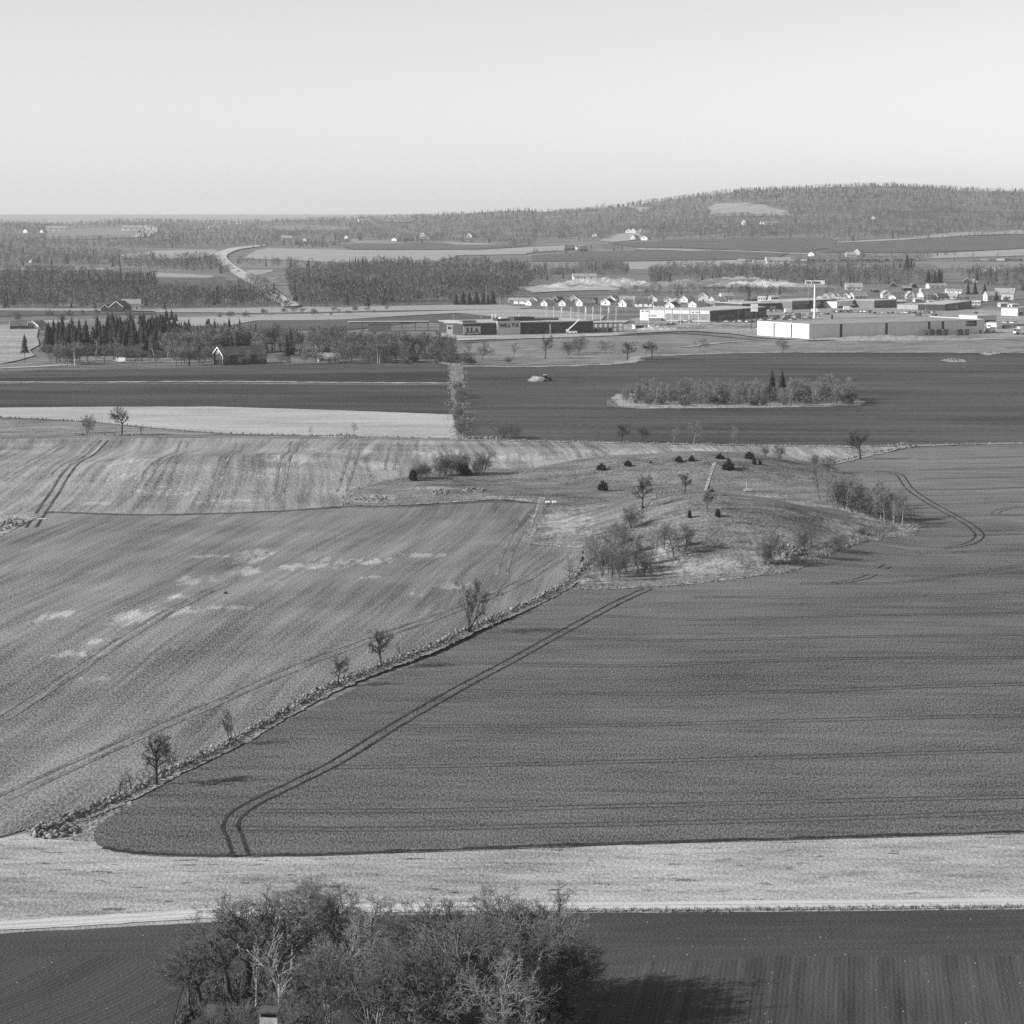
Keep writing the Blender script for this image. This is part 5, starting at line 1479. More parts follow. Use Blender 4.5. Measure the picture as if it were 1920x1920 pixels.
# the dark shop building with the two signs
sh, L2, m2 = site('shop_building', 'long low dark shop building with two big lettered sign panels', 'shop', 868, 630.5, 1112, 625.5)
MB().box(0, L2, 0, 42, -.3, 7.6).build('wall', darkwall, sh)
MB().box(-.3, L2 + .3, -.3, 42.3, 7.605, 8.1).build('roof', roof_lt, sh)
MB().box(.5, 10, 2, 8, 8.105, 9.4).build('roof_unit', midwall, sh)
MB().box(40, 54, 12, 22, 8.105, 10.6).build('roof_unit', darkwall, sh)
MB().box(54.5, 72, 14, 24, 8.105, 9.6).build('roof_unit', midwall, sh)
MB().box(34, 38, 20, 24, 8.105, 10.0).build('roof_unit', white, sh)
jp = MB().box(.3, 11.9, -.5, -.05, .8, 6.0).build('sign_panel', plain('sign grey', .40, .7, .2, .05, .4), sh)
MB().box(.9, 11.3, -.60, -.505, 1.4, 5.4).build('sign_face', plain('sign pale', .52, .7, .2, .05, .4), jp)
text_parts('JULA', jp, 1.5, -.70, 1.95, 4.0, black, .035, .78, True)
wp = MB().box(22.8, 38.6, -1.6, -.05, -.3, 8.9).build('sign_panel', plain('sign pale', .52), sh)
MB().box(22.8, 31.5, -1.4, 6, 8.905, 10.2).build('sign_top', darkwall, wp)
text_parts('WiLLY:S', wp, 24.0, -1.72, 5.0, 3.4, black, .045, .80)
for k in range(5):
    MB().box(42 + k * 7, 46 + k * 7, -.12, -.004, 0, 3.0).build('window', glass, sh)
MB().box(59.4, 60.2, -.5, -.1, 0, 6.5).build('downpipe', white, sh)
# steel frame of a hall going up beside it
fr, L3, _ = site('steel_frame', 'open steel frame of a half-built hall right of the dark shop', 'frame', 1114, 624.5, 1168, 623.5)
for k in range(7):
    for yy in (0, 10):
        MB().box(L3 * k / 6 - .18, L3 * k / 6 + .18, yy - .18, yy + .18, 0, 5.6).build('column', darkwall, fr)
for yy in (0, 10):
    MB().box(-.2, L3 + .2, yy - .2, yy + .2, 5.605, 6.2).build('beam', darkwall, fr)
    MB().box(-.2, L3 + .2, yy - .12, yy + .12, 2.6, 2.9).build('beam', midwall, fr)
for k in range(5):
    MB().box(L3 * (k + .1) / 6, L3 * (k + .85) / 6, 9.5, 9.8, 0, 2.4).build('panel', (offwhite, darkwall, greywall)[k % 3], fr)
MB().box(-.3, L3 + .3, -.4, 10.4, 6.205, 6.5).build('roof', roof_lt, fr)
# crane truck
cr = thing('crane', 'white telescopic crane with its boom raised before the half-built hall', 'crane', (*flat(1066, 627), .3), 0)
MB().box(-1.6, 5.5, -1.2, 1.2, .5, 1.9).build('chassis', offwhite, cr)
MB().box(-1.6, .2, -1.1, 1.1, 1.905, 3.0).build('cab', white, cr)
for x in (-.8, 2.2, 4.4):
    for s in (-1, 1):
        MB().cyl((x, s * 1.0, .5), (x, s * 1.3, .5), .5, n=12).build('wheel', tyre, cr)
MB().cyl((0, 0, 2.8), (7.2, 1.5, 9.3), .42, .3, 8).build('boom', white, cr)

# tall sign mast, and the smaller one
def mast_sign(label, u, v, vtop, bw_, bh, txt, legs, postm, tsize=2.4, name='sign_mast'):
    A = flat(u, v)
    k = mpp(A[1])
    h = (v - vtop) * k
    o = thing(name, label, 'sign', (A[0], A[1], .3))
    if legs == 1:
        MB().cyl((0, 0, -.3), (0, 0, h - bh), .75, .62, 12).build('mast', postm, o)
        MB().cyl((0, 0, 0), (0, 0, .5), 1.4, 1.4, 12).build('foot', offwhite, o)
    else:
        for s in (-1, 1):
            MB().box(s * bw_ * .38 - .22, s * bw_ * .38 + .22, -.2, .2, -.3, h - bh).build('post', postm, o)
    b = MB().box(-bw_ / 2, bw_ / 2, -.6, .6, h - bh, h).build('sign_box', white, o)
    if txt:
        text_parts(txt, b, -bw_ / 2 + .6, -.72, h - bh * .5 - tsize * .36, tsize, black, .045, .92)
    return o, h
mast_sign('tall white mast carrying a wide white lettered sign box above the shops', 1527, 598, 527, 14.2, 2.9, 'BILTEMA', 1, white, 2.3)
o, h = mast_sign('smaller two-legged sign with white box, left of the big warehouse', 1414, 619, 571, 4.6, 5.0, None, 2, darkwall)
MB().box(-2.3, 2.3, -.72, -.605, h - 2.6, h - 2.4).build('sign_line', greywall, o)
pl = thing('sign_pillar', 'white sign pillar with a white top box left of the dark shop', 'sign', (*flat(843, 634), .3))
MB().box(-1.9, 1.9, -.5, .5, -.3, 8.4).build('pillar', offwhite, pl)
MB().box(-3.6, 3.6, -1.2, 1.2, 9.0, 10.9).build('top_box', white, pl)
MB().box(-.4, .4, -.3, .3, 8.405, 8.995).build('neck', midwall, pl)
MB().box(-1.0, -.2, -.62, -.505, 5.4, 6.8).build('mark', black, pl)
MB().box(.2, 1.0, -.62, -.505, 5.4, 6.8).build('mark', black, pl)
dd = thing('digit_board', 'small white display board beside the sign pillar', 'sign', (*flat(832, 620), .3))
MB().box(-1.6, 1.6, -.3, .3, 1.6, 4.2).build('board', offwhite, dd)
MB().box(-.2, .2, -.2, .2, -.3, 1.595).build('post', midwall, dd)
MB().box(-1.1, -.2, -.36, -.305, 2.0, 3.8).build('display', black, dd)
MB().box(.2, 1.1, -.36, -.305, 2.0, 3.8).build('display', black, dd)

# the white-ended store
def shop(label, u0, v0, u1, v1, depth, h, wallm, roofm, parts=(), left=None, name='store'):
    o, Ln, _ = site(name, label, 'shop', u0, v0, u1, v1)
    MB().box(0, Ln, 0, depth, -.3, h - .45).build('wall', wallm, o)
    MB().box(-.2, Ln + .2, -.25, depth + .2, h - .445, h).build('roof', roofm, o)
    for f0, f1, z0, z1, mt, nm in parts:
        MB().box(Ln * f0, Ln * f1, -.2, -.01, z0, z1).build(nm, mt, o)
    return o, Ln
st, Ls = shop('store with white end wall and long glazed front behind the flagpoles', 1200, 602, 1331, 604.5, 40, 8.2, offwhite, roof_lt,
              [(.0, .35, .2, 7.5, white, 'front_panel'), (.36, .995, 5.6, 7.7, white, 'fascia')], name='store')
for k in range(14):
    f = .365 + .63 * k / 14
    MB().box(Ls * f, Ls * (f + .041), -.16, -.01, 1.0, 5.5).build('window', plain('bright glass', .28, .2, .5, .3, .3), st)
text_parts('BILTEMA', st, 1.2, -.3, 6.2, 1.5, midwall, .02)
text_parts('BILTEMA', st, Ls * .74, -.3, 6.2, 1.5, midwall, .02)
MB().box(Ls * .11, Ls * .24, -.3, -.205, 3.0, 4.6).build('banner', greywall, st)
MB().box(Ls * .14, Ls * .33, -2.6, -.205, 0, 2.2).build('entrance', midwall, st)
s2, Lq = shop('side wing of the white-ended store with its shade painted dark and shop windows', 1332, 604.5, 1437, 596, 36, 8.0, darkwall, roof_lt,
              [(.12, .42, 1.0, 4.2, glass, 'window'), (.46, .50, 0, 7.4, midwall, 'pier'), (.78, .82, 0, 7.4, midwall, 'pier'), (.84, .97, .8, 5, glass, 'window'), (.6, .74, .8, 6, midwall, 'front_panel')], name='store')  # face turned from the sun: its shade is painted as dark wall
shop('low store with dark slanted front and pale roof behind the car park', 1392, 583, 1484, 581, 40, 5.6, darkwall, roof_lt, [(.3, .42, .4, 3.4, offwhite, 'front_panel'), (.55, .68, .4, 3.0, greywall, 'front_panel')])
shop('grey box-like store next to the dark slanted one', 1485, 582, 1512, 580.5, 30, 7.2, midwall, roof_lt, [(.1, .4, 0, 3, glass, 'window')])
shop('store with tall dark glazing left of the sign mast', 1513, 580, 1568, 577, 30, 7.0, darkwall, roof_lt, [(.2, .45, .4, 5.6, glass, 'window'), (.55, .8, .4, 5.6, midwall, 'front_panel')])
shop('white-walled store in the middle of the retail park', 1569, 579, 1640, 576, 26, 5.6, white, roof_lt, [(.02, .55, 0, 1.6, darkwall, 'window'), (.42, .54, 3.2, 6.4, black, 'sign_board')])
shop('plain grey box store right of the white-walled one', 1639, 579, 1681, 577.5, 26, 6.6, midwall, roof_lt, [(.1, .3, 0, 2.4, darkwall, 'door')])
shop('long low pale hall at the right of the retail park', 1682, 581, 1771, 583, 28, 4.6, greywall, roof_gr, [(.55, .99, .4, 3.4, offwhite, 'front_panel')])
shop('low hall with dark glazed front at the right end', 1772, 584, 1822, 577, 22, 5.6, darkwall, roof_lt, [(.05, .4, .5, 4.2, glass, 'window'), (.55, .95, .5, 4.2, midwall, 'front_panel')])
shop('white lean-to behind the right end of the big warehouse', 1832, 606, 1868, 605, 20, 5.0, offwhite, roof_lt, [(.4, .95, 0, 1.5, darkwall, 'gate')])
shop('white loading hall beside the warehouse yard', 1850, 618, 1868, 618.5, 10, 4.6, white, roof_lt, [(.1, .4, 0, 3, midwall, 'gate')])
shop('long open shed with pale wall at the right yard', 1868, 617, 1922, 615, 8, 2.6, greywall, roof_gr, [(.1, .3, 0, 1.6, darkwall, 'gate'), (.5, .7, 0, 1.6, offwhite, 'gate')])
shop('white house-like store at the right picture edge', 1908, 594, 1940, 592, 14, 6.4, offwhite, roof_md, [(.1, .3, 1.0, 3, glass, 'window')])
shop('dark low storage row before the flagpoles', 1008, 606.5, 1050, 606, 8, 3.4, darkwall, roof_dk, [(.1, .3, 0, 2.5, midwall, 'door'), (.6, .9, 0, 2.5, midwall, 'door')])
shop('pale site huts on the yard right of the half-built hall', 1190, 618, 1244, 617, 4, 3.0, white, roof_lt, [(.05, .3, .8, 2.2, darkwall, 'window'), (.4, .6, .2, 2.2, greywall, 'door'), (.7, .9, .8, 2.2, darkwall, 'window')])
shop('low dark roofed shed left of the white house row', 1085, 571, 1121, 571, 14, 5.5, redwall, roof_dk, [(.1, .25, 0, 3, midwall, 'door')])

# filling station behind the wood
cn, Lc, _ = site('canopy', 'long thin dark canopy roof on posts behind the bare wood', 'canopy', 655, 622, 805, 621)
MB().box(0, Lc, 0, 9, 5.2, 5.9).build('roof', darkwall, cn)
MB().box(-.2, Lc + .2, -.2, 9.2, 5.905, 6.2).build('roof_edge', roof_lt, cn)
for k in range(7):
    MB().box(Lc * k / 6 - .2 + (.4 if k == 0 else 0) - (.4 if k == 6 else 0), Lc * k / 6 + .2 + (.4 if k == 0 else 0) - (.4 if k == 6 else 0), 4, 4.4, -.3, 5.195).build('post', midwall, cn)
MB().box(Lc * .25, Lc * .53, 3, 8.5, -.3, 4.4).build('kiosk', greywall, cn)

# ------------------------------------------------------------------ houses
def gable_meshes(key, Ln, W, he, hr, wallm, roofm, trim=True):
    """wall, roof, windows, door and chimney of a gabled house; ridge along x"""
    wall = MB().prism([(-W / 2, -.3), (W / 2, -.3), (W / 2, he), (0, hr), (-W / 2, he)], -Ln / 2, Ln / 2)
    # the prism runs along y; turn so the ridge runs along x
    wall.v = [(y, x, z) for x, y, z in wall.v]
    wall.f = [f[::-1] for f in wall.f]
    rf = MB()
    ov, th = .45, .22
    sl = (hr - he) / (W / 2)
    for s in (-1, 1):
        y0, z0 = 0.0, hr + .05
        y1, z1 = s * (W / 2 + ov), he - sl * ov + .05
        x0, x1 = -Ln / 2 - ov, Ln / 2 + ov
        rf.add([(x0, y0, z0), (x1, y0, z0), (x1, y1, z1), (x0, y1, z1), (x0, y0, z0 + th), (x1, y0, z0 + th), (x1, y1, z1 + th), (x0, y1, z1 + th)],
               [(0, 1, 2, 3), (7, 6, 5, 4), (0, 4, 5, 1), (1, 5, 6, 2), (2, 6, 7, 3), (3, 7, 4, 0)])
    parts = [('wall', wall.mesh(key + '_wall', wallm)), ('roof', rf.mesh(key + '_roof', roofm))]
    if trim:
        for e in (-1, 1):
            b = MB()
            x = e * (Ln / 2 + ov)
            for s in (-1, 1):
                y1, z1 = s * (W / 2 + ov + .02), he - sl * ov
                b.add([(x - .08, 0, hr + .34), (x + .08, 0, hr + .34), (x + .08, y1, z1 + .34), (x - .08, y1, z1 + .34), (x - .08, 0, hr - .1), (x + .08, 0, hr - .1), (x + .08, y1, z1 - .1), (x - .08, y1, z1 - .1)],
                      [(0, 1, 2, 3), (7, 6, 5, 4), (0, 4, 5, 1), (1, 5, 6, 2), (2, 6, 7, 3), (3, 7, 4, 0)])
            parts.append(('bargeboard', b.mesh(key + '_barge', white)))
    for s in (-1, 1):
        for k in range(3):
            x = Ln * (-.3 + .3 * k)
            if s == -1 and k == 1:
                parts.append(('door', MB().box(x - .5, x + .5, s * W / 2 - .06, s * W / 2 + .06, 0, 2.1).mesh(key + '_door', midwall)))
            else:
                parts.append(('window', MB().box(x - .6, x + .6, s * W / 2 - .05, s * W / 2 + .05, 1.0, 2.2).mesh(key + '_win', glass)))
        parts.append(('window', MB().box(s * Ln / 2 - .05, s * Ln / 2 + .05, -.7, .7, 1.0, 2.3).mesh(key + '_gwin', glass)))
        if hr - he > 2:
            parts.append(('window', MB().box(s * Ln / 2 - .05, s * Ln / 2 + .05, -.45, .45, he + .3, he + 1.3).mesh(key + '_gwin', glass)))
    parts.append(('chimney', MB().box(Ln * .18 - .35, Ln * .18 + .35, -.3, .3, hr - .4, hr + .9).mesh(key + '_chim', midwall)))
    return parts
HOUSES = {
    'wm': gable_meshes('h_wm', 13, 9, 2.7, 5.6, white, roof_md), 'wd': gable_meshes('h_wd', 13, 9, 2.7, 5.6, white, roof_dk),
    'gm': gable_meshes('h_gm', 14, 9, 2.7, 6.0, offwhite, roof_md), 'dd': gable_meshes('h_dd', 14, 10, 3.2, 7.0, redwall, roof_dk),
    'wl': gable_meshes('h_wl', 20, 9, 2.8, 5.2, white, roof_gr), 'tall': gable_meshes('h_tall', 14, 9, 4.8, 8.4, offwhite, roof_md),
}
def house(kind, u, v, ang, label, group=None, s=1.0, far=False, name='house', cat='house'):
    p = L(u, v) if far else Vector((*flat(u, v), .12))
    o = thing(name, label, cat, p, R(ang), group, s)
    for pn, me in HOUSES[kind]:
        link(pn, me, o)
    return o
# ang 90: gable towards the viewer; 0: long side towards the viewer
for kind, u_, v_, a, s, lb in (
    ('wl', 975, 571, 5, 1.2, 'long pale house at the left end of the white house row'), ('gm', 1003, 568, 80, 1.0, 'gabled house behind the left end of the white row'), ('wm', 997, 573, 75, .9, 'small white gable second from left in the front row'),
    ('gm', 1029, 568, 75, 1.0, 'gabled pale house behind the front row, third from left'), ('wm', 1027, 574, 80, .9, 'white gable with mid grey roof, third in the front row'), ('dd', 1048, 566, 30, .9, 'dark-roofed house before the two small spruces'),
    ('wm', 1061, 575, 65, 1.1, 'white gable with long grey roof, fourth in the front row'), ('wm', 1078, 566, 60, .9, 'white gable peeping over the grey roofs'), ('wd', 1098, 575, 60, 1.1, 'white gable with very dark roof beside the dark shed'),
    ('wd', 1140, 573, 60, 1.1, 'white gable with dark roof right of the dark shed'), ('gm', 1150, 567, 60, 1.0, 'pale gabled house behind the dark roofs'), ('wm', 1176, 567, 10, 1.2, 'long white house side on in the back row'),
    ('wd', 1177, 575, 60, 1.0, 'white gable between two dark roofs in the front row'), ('wd', 1207, 575, 5, 1.4, 'long dark roof over a low white wall in the front row'), ('wm', 1223, 567, 75, 1.1, 'white gable in the back row left of its twin'),
    ('wm', 1253, 567, 65, 1.1, 'white gable with broad roof in the back row centre'), ('wm', 1267, 570, 75, .9, 'small white gable lower right of the broad one'), ('wd', 1237, 577, 20, 1.0, 'dark-roofed house just left of the white store'),
    ('wd', 1262, 579, 60, 1.1, 'white gabled house with dark roof above the store'), ('gm', 1290, 568, 70, 1.0, 'pale gabled house right of the back row'), ('tall', 1320, 567, 60, 1.1, 'tall white house with a steep gable in the back row'),
    ('wl', 1309, 577, 70, 1.1, 'wide white gable directly above the store roof'), ('gm', 1345, 570, 20, 1.1, 'grey roofed house low in the back row'), ('tall', 1361, 564, 5, 1.1, 'tall house side on at the right end of the back row'),
    ('wm', 1380, 576, 5, 1.1, 'low white house right of the store'), ('gm', 1335, 576, 10, 1.0, 'pale house between store roof and back row'),
    ('wm', 1588, 562, 80, 1.0, 'white gable left of a wide grey roof behind the stores'), ('gm', 1609, 562, 5, 1.1, 'wide grey roof behind the middle stores'), ('tall', 1660, 560, 75, 1.1, 'steep-gabled villa behind the white-walled store'),
    ('wl', 1681, 563, 60, 1.0, 'broad white gable behind the grey box store'), ('tall', 1706, 560, 75, .9, 'narrow pale gable between two villas'), ('tall', 1736, 562, 20, 1.2, 'villa with pale gable and broad tiled roof at right'),
    ('dd', 1765, 563, 20, 1.0, 'dark house with low white trim at right'), ('gm', 1782, 562, 5, 1.2, 'pale-roofed house behind the dark one'), ('wl', 1790, 551, 5, .9, 'long white house on the rise behind the villas'),
    ('tall', 1860, 564, 10, 1.3, 'large tiled villa near the right edge'), ('tall', 1884, 562, 5, 1.3, 'second tall villa joined behind the large tiled one'), ('dd', 1815, 532, 60, 1.0, 'dark house under conifers on the slope'), ('wm', 1826, 530, 80, .8, 'small white gable beside the dark slope house'),
    ('wl', 1852, 510, 60, 1.2, 'white farmhouse in the pale field at right'), ('gm', 1872, 510, 5, 1.1, 'grey-roofed annex of the right farmhouse'), ('wl', 1755, 541, 5, 1.0, 'low white building among the scrub at right'), ('dd', 1711, 540, 80, .8, 'small dark hut among the scrub at right'),
    ('gm', 1600, 545, 5, 1.4, 'long grey roof in the scrub behind the sign mast'), ('dd', 1676, 539, 85, .9, 'dark narrow tower-like shed behind the villas'),
    ('dd', 200, 583, 85, .7, 'little gabled hut left of the farm on the rise'), ('dd', 226, 583, 75, 1.1, 'dark farmhouse with pale trim on the rise at left'), ('tall', 246, 581, 10, 1.0, 'pale two-storey farmhouse beside the dark one'),
    ('dd', 36, 618, 5, .8, 'low dark shed at the left edge'), ('gm', 71, 617, 70, .9, 'grey gabled shed in the left yard'), ('wl', 105, 612, 10, .8, 'white-roofed long shed at the end of the plantation'),
    ('gm', 616, 679, 10, .75, 'pale-roofed cottage among the bare trees right of the barn')):
    town = v_ < 580 and u_ > 940
    if town and kind in ('wm', 'wd') and rng.random() < .3:
        kind = 'gm'
    house(kind, u_, v_ - (rng.uniform(0, 1.6) if town else 0), a + (rng.uniform(-30, 22) if town else 0), lb, 'houses of the town edge' if town else None, s * (rng.uniform(.68, .95) if town else 1))
# far farms on the slopes
for fi, (kind, u_, v_, a, s) in enumerate(sorted((('wl', 401, 429, 10, 1.5), ('gm', 537, 450, 10, 1.6), ('wm', 574, 452, 70, 1.1), ('wm', 651, 447, 70, 1.1), ('wl', 682, 416, 20, 1.6), ('tall', 796, 447, 70, 1.5), ('wm', 804, 448, 70, 1.2), ('gm', 884, 445, 60, 1.5), ('wm', 857, 446, 5, 1.1), ('wl', 745, 452, 60, 1.3), ('dd', 765, 451, 5, 1.8),
                           ('wm', 1182, 436, 60, 1.5), ('wm', 1191, 436, 60, 1.5), ('wl', 1211, 435, 5, 1.3), ('tall', 1190, 450, 60, 1.2), ('wm', 1212, 450, 60, 1.6), ('tall', 1398, 422, 60, 1.3), ('wm', 1430, 421, 60, 1.2), ('wl', 1443, 421, 5, 1.3), ('wm', 1640, 411, 60, 1.2), ('wm', 1081, 468, 60, 1.2), ('dd', 1068, 470, 5, 1.4),
                           ('dd', 1094, 471, 5, 1.2), ('wm', 1524, 480, 60, 1.2), ('wl', 1424, 494, 5, 1.0), ('wl', 1458, 494, 5, 1.8), ('wl', 106, 433, 5, 2.4), ('wl', 247, 432, 5, 2.4), ('wm', 52, 436, 60, 1.5), ('wm', 82, 436, 60, 1.3), ('wm', 62, 492, 60, .8), ('wl', 440, 419, 5, 2.2), ('wm', 1118, 443, 60, 1.2), ('wl', 663, 453, 5, .8), ('wl', 1095, 524, 5, 1.3), ('tall', 1610, 478, 60, 1.2), ('gm', 1595, 481, 5, 1.2)), key=lambda q: q[1])):
    house(kind, u_, v_, a, 'far farm building, ' + nth(fi) + ' from the left along the distant slopes', 'far farms on the slopes', s, far=True, name='farmhouse')

# the dark barn
bn, Lb, _ = site('barn', 'dark timber barn with white-edged gable and long roof before the wood', 'barn', 418, 685, 500, 681.5)
bw2, he, hr = 9.5, 4.9, 8.6
w = MB().prism([(0, -.3), (bw2, -.3), (bw2, he), (bw2 / 2, hr), (0, he)], 0, Lb)
w.v = [(y, x, z) for x, y, z in w.v]; w.f = [f[::-1] for f in w.f]
w.build('wall', redwall, bn)
for s in (0, 1):
    sl = (hr - he) / (bw2 / 2)
    y1 = -.6 if s == 0 else bw2 + .6
    z1 = he - sl * .6
    MB().add([(-.5, bw2 / 2, hr + .06), (Lb + .5, bw2 / 2, hr + .06), (Lb + .5, y1, z1 + .06), (-.5, y1, z1 + .06), (-.5, bw2 / 2, hr + .3), (Lb + .5, bw2 / 2, hr + .3), (Lb + .5, y1, z1 + .3), (-.5, y1, z1 + .3)],
             [(0, 1, 2, 3), (7, 6, 5, 4), (0, 4, 5, 1), (1, 5, 6, 2), (2, 6, 7, 3), (3, 7, 4, 0)]).build('roof_slope', roof_dk, bn)
    MB().add([(-.66, bw2 / 2, hr + .45), (-.505, bw2 / 2, hr + .45), (-.505, y1, z1 + .45), (-.66, y1, z1 + .45), (-.66, bw2 / 2, hr - .15), (-.505, bw2 / 2, hr - .15), (-.505, y1, z1 - .15), (-.66, y1, z1 - .15)],
             [(0, 1, 2, 3), (7, 6, 5, 4), (0, 4, 5, 1), (1, 5, 6, 2), (2, 6, 7, 3), (3, 7, 4, 0)]).build('bargeboard', white, bn)
MB().box(-.12, -.004, -.15, .15, 0, he).build('corner_board', white, bn)
MB().box(-.12, -.004, bw2 - .2, bw2 + .12, 0, he).build('corner_board', white, bn)
fw = MB().box(-.14, -.004, bw2 / 2 - .9, bw2 / 2 + .9, he + .6, he + 2.0).build('window', white, bn)
MB().box(-.2, -.145, bw2 / 2 - .55, bw2 / 2 + .55, he + .85, he + 1.75).build('pane', glass, fw)
for k in range(5):
    MB().box(Lb * (.12 + .17 * k), Lb * (.2 + .17 * k), -.1, -.004, .1, 3.2).build('door', darkwall, bn)

# ------------------------------------------------------------------ flagpoles and lamp posts
def flagpole(u, v, hpx, label, group, flag=True):
    A = flat(u, v)
    h = hpx * mpp(A[1])
    o = thing('flagpole' if flag else 'lamp_post', label, 'flagpole' if flag else 'lamp post', (A[0], A[1], .2), random.uniform(-.4, .4), group)
    MB().cyl((0, 0, -.2), (0, 0, h), .15, .10, 6).build('pole', white if flag else metal, o)
    if flag:
        MB().add([(.12, 0, h * .98), (.75, .1, h * .93), (.85, .16, h * .72), (.6, .1, h * .60), (.12, 0, h * .62), (.12, .05, h * .98), (.75, .15, h * .93), (.85, .21, h * .72), (.6, .15, h * .60), (.12, .05, h * .62)],
                 [(0, 1, 2, 3, 4), (9, 8, 7, 6, 5), (0, 5, 6, 1), (1, 6, 7, 2), (2, 7, 8, 3), (3, 8, 9, 4), (4, 9, 5, 0)]).build('flag', white, o)
    else:
        MB().box(-.9, .9, -.15, .15, h, h + .18).build('lamp_head', metal, o)
for i, u_ in enumerate((1024, 1038, 1052, 1070, 1084, 1097, 1111, 1126, 1140, 1155)):
    flagpole(u_, 607, 32, nth(i) + ' white flagpole from the left in the row behind the half-built hall', 'row of flagpoles')
for i, u_ in enumerate((1216, 1259, 1276, 1292, 1310)):
    flagpole(u_, 611, 34, nth(i) + ' white flagpole from the left before the glazed store', 'flagpoles before the store')
for i, u_ in enumerate((922, 928, 967, 972)):
    flagpole(u_, 611, 23, nth(i) + ' white flagpole from the left with hanging flag behind the dark shop roof', 'flagpoles behind the dark shop')
for i, (u_, v_, h_) in enumerate(sorted(((1329, 610, 34), (1515, 580, 42), (1737, 580, 30), (912, 572, 36), (937, 573, 20), (15, 668, 30), (1735, 600, 26), (850, 612, 20), (902, 612, 18)))):
    flagpole(u_, v_, h_, nth(i) + ' thin grey pole from the left along the plain', 'thin poles on the plain', False)
# drooping white banners in the car park
for i, u_ in enumerate((1697, 1703, 1709)):
    flagpole(u_, 580, 12, nth(i) + ' short white banner pole in the right car park', 'banner poles in the car park')

# ------------------------------------------------------------------ vehicles
def car_meshes(key, bodym):
    b = MB().prism([(-2.1, .35), (2.1, .35), (2.15, .75), (1.3, .95), (-1.95, .98), (-2.12, .8)], -.85, .85)
    c = MB().prism([(-1.6, .985), (.95, .965), (.35, 1.45), (-1.15, 1.45)], -.72, .72)
    r = MB().prism([(-1.12, 1.455), (.32, 1.455), (.28, 1.52), (-1.05, 1.52)], -.70, .70)
    ps = [('body', b.mesh(key + '_b', bodym)), ('cabin_glass', c.mesh(key + '_c', glass)), ('roof', r.mesh(key + '_r', bodym))]
    for x in (-1.3, 1.3):
        for s in (-1, 1):
            ps.append(('wheel', MB().cyl((x, s * .7, .33), (x, s * .9, .33), .33, n=10).mesh(key + '_w', tyre)))
    return ps
CARS = [car_meshes('car%d' % i, m) for i, m in enumerate((plain('white car paint', .7, .3, .5, .03), plain('silver car paint', .4, .3, .5, .03), plain('dark car paint', .04, .3, .5, .03), plain('grey car paint', .15, .3, .5, .03)))]
CN = ('white', 'silver', 'black', 'grey')
def car(u, v, ang, k, label, group=None, far=False):
    p = L(u, v) if far else Vector((*flat(u, v), 0))
    p.z += 2.0 if far else .75
    o = thing('parked_car' if group else 'car', label, 'car', p, R(ang), group)
    for pn, me in CARS[k]:
        link(pn, me, o)
for row, (v_, u0, u1, n) in enumerate(((602.5, 1426, 1520, 20), (599.5, 1432, 1526, 18), (596.5, 1438, 1515, 15), (592, 1480, 1560, 12), (594, 1712, 1770, 8), (590, 1630, 1700, 8))):
    for i in range(n):
        k = (i * 7 + row * 3) % 4
        car(u0 + (u1 - u0) * (i + rng.uniform(-.15, .15)) / n, v_ + rng.uniform(-.3, .3), rng.choice((90, -90)) + rng.normal(0, 4), k, CN[k] + ' car, ' + nth(i) + ' from the left in ' + ('the nearest', 'the second', 'the third', 'the farthest left', 'the right-hand', 'the middle')[row] + ' parking row', 'cars in the retail car park')
for u_, v_, k, lb in ((1538, 599, 0, 'white car at the foot of the sign mast'), (1424, 620, 0, 'white car beside the two-legged sign'), (1830, 590, 2, 'black car at the end of the right car park'), (1292, 606, 3, 'grey car before the glazed store'), (1276, 607, 2, 'black car before the glazed store')):
    car(u_, v_, rng.uniform(0, 180), k, lb)
for u_, v_, lb in ((536, 572, 'dark car lowest on the winding pale road'), (437, 507, 'dark car midway on the winding pale road'), (421, 490, 'dark car highest on the winding pale road'), (447, 512, 'dark car following the middle one on the road')):
    car(u_, v_, 60, 2, lb, None, True)
def van(u, v, ang, label, s=1.0, lorry=False):
    o = thing('lorry' if lorry else 'van', label, 'lorry' if lorry else 'van', (*flat(u, v), .55), R(ang), None, s)
    MB().box(-3.4, 1.2, -1.2, 1.2, .8, 3.3).build('cargo_box', white, o)
    MB().prism([(1.25, .6), (3.1, .6), (3.1, 1.5), (2.5, 2.6), (1.25, 2.7)], -1.1, 1.1).build('cab', offwhite, o)
    MB().prism([(2.46, 2.50), (3.06, 1.58), (3.14, 1.6), (2.54, 2.56)], -1.0, 1.0).build('windscreen', glass, o)
    MB().box(-3.3, 3.0, -.9, .9, .45, .595).build('chassis', black, o)
    for x in (-2.4, 2.2):
        for s_ in (-1, 1):
            MB().cyl((x, s_ * .85, .5), (x, s_ * 1.2, .5), .5, n=12).build('wheel', tyre, o)
van(1857, 624, 200, 'white van parked at the right end of the warehouse')
van(1914, 629, 200, 'white lorry at the right edge of the warehouse yard', 1.5, True)
van(680, 0, 0, '', 1) if False else None
van(1224, 619, 20, 'white van among the site huts', .9)
van(226, 682, 175, 'small white van on the road before the plantation', .8)
van(1480, 589, 10, 'white lorry before the grey box store', 1.1, True)
van(1530, 588, 0, 'white van before the dark glazed store', 1.0)
van(1590, 584, 0, 'white lorry before the white-walled store', 1.1, True)
rgk = np.random.default_rng(91)
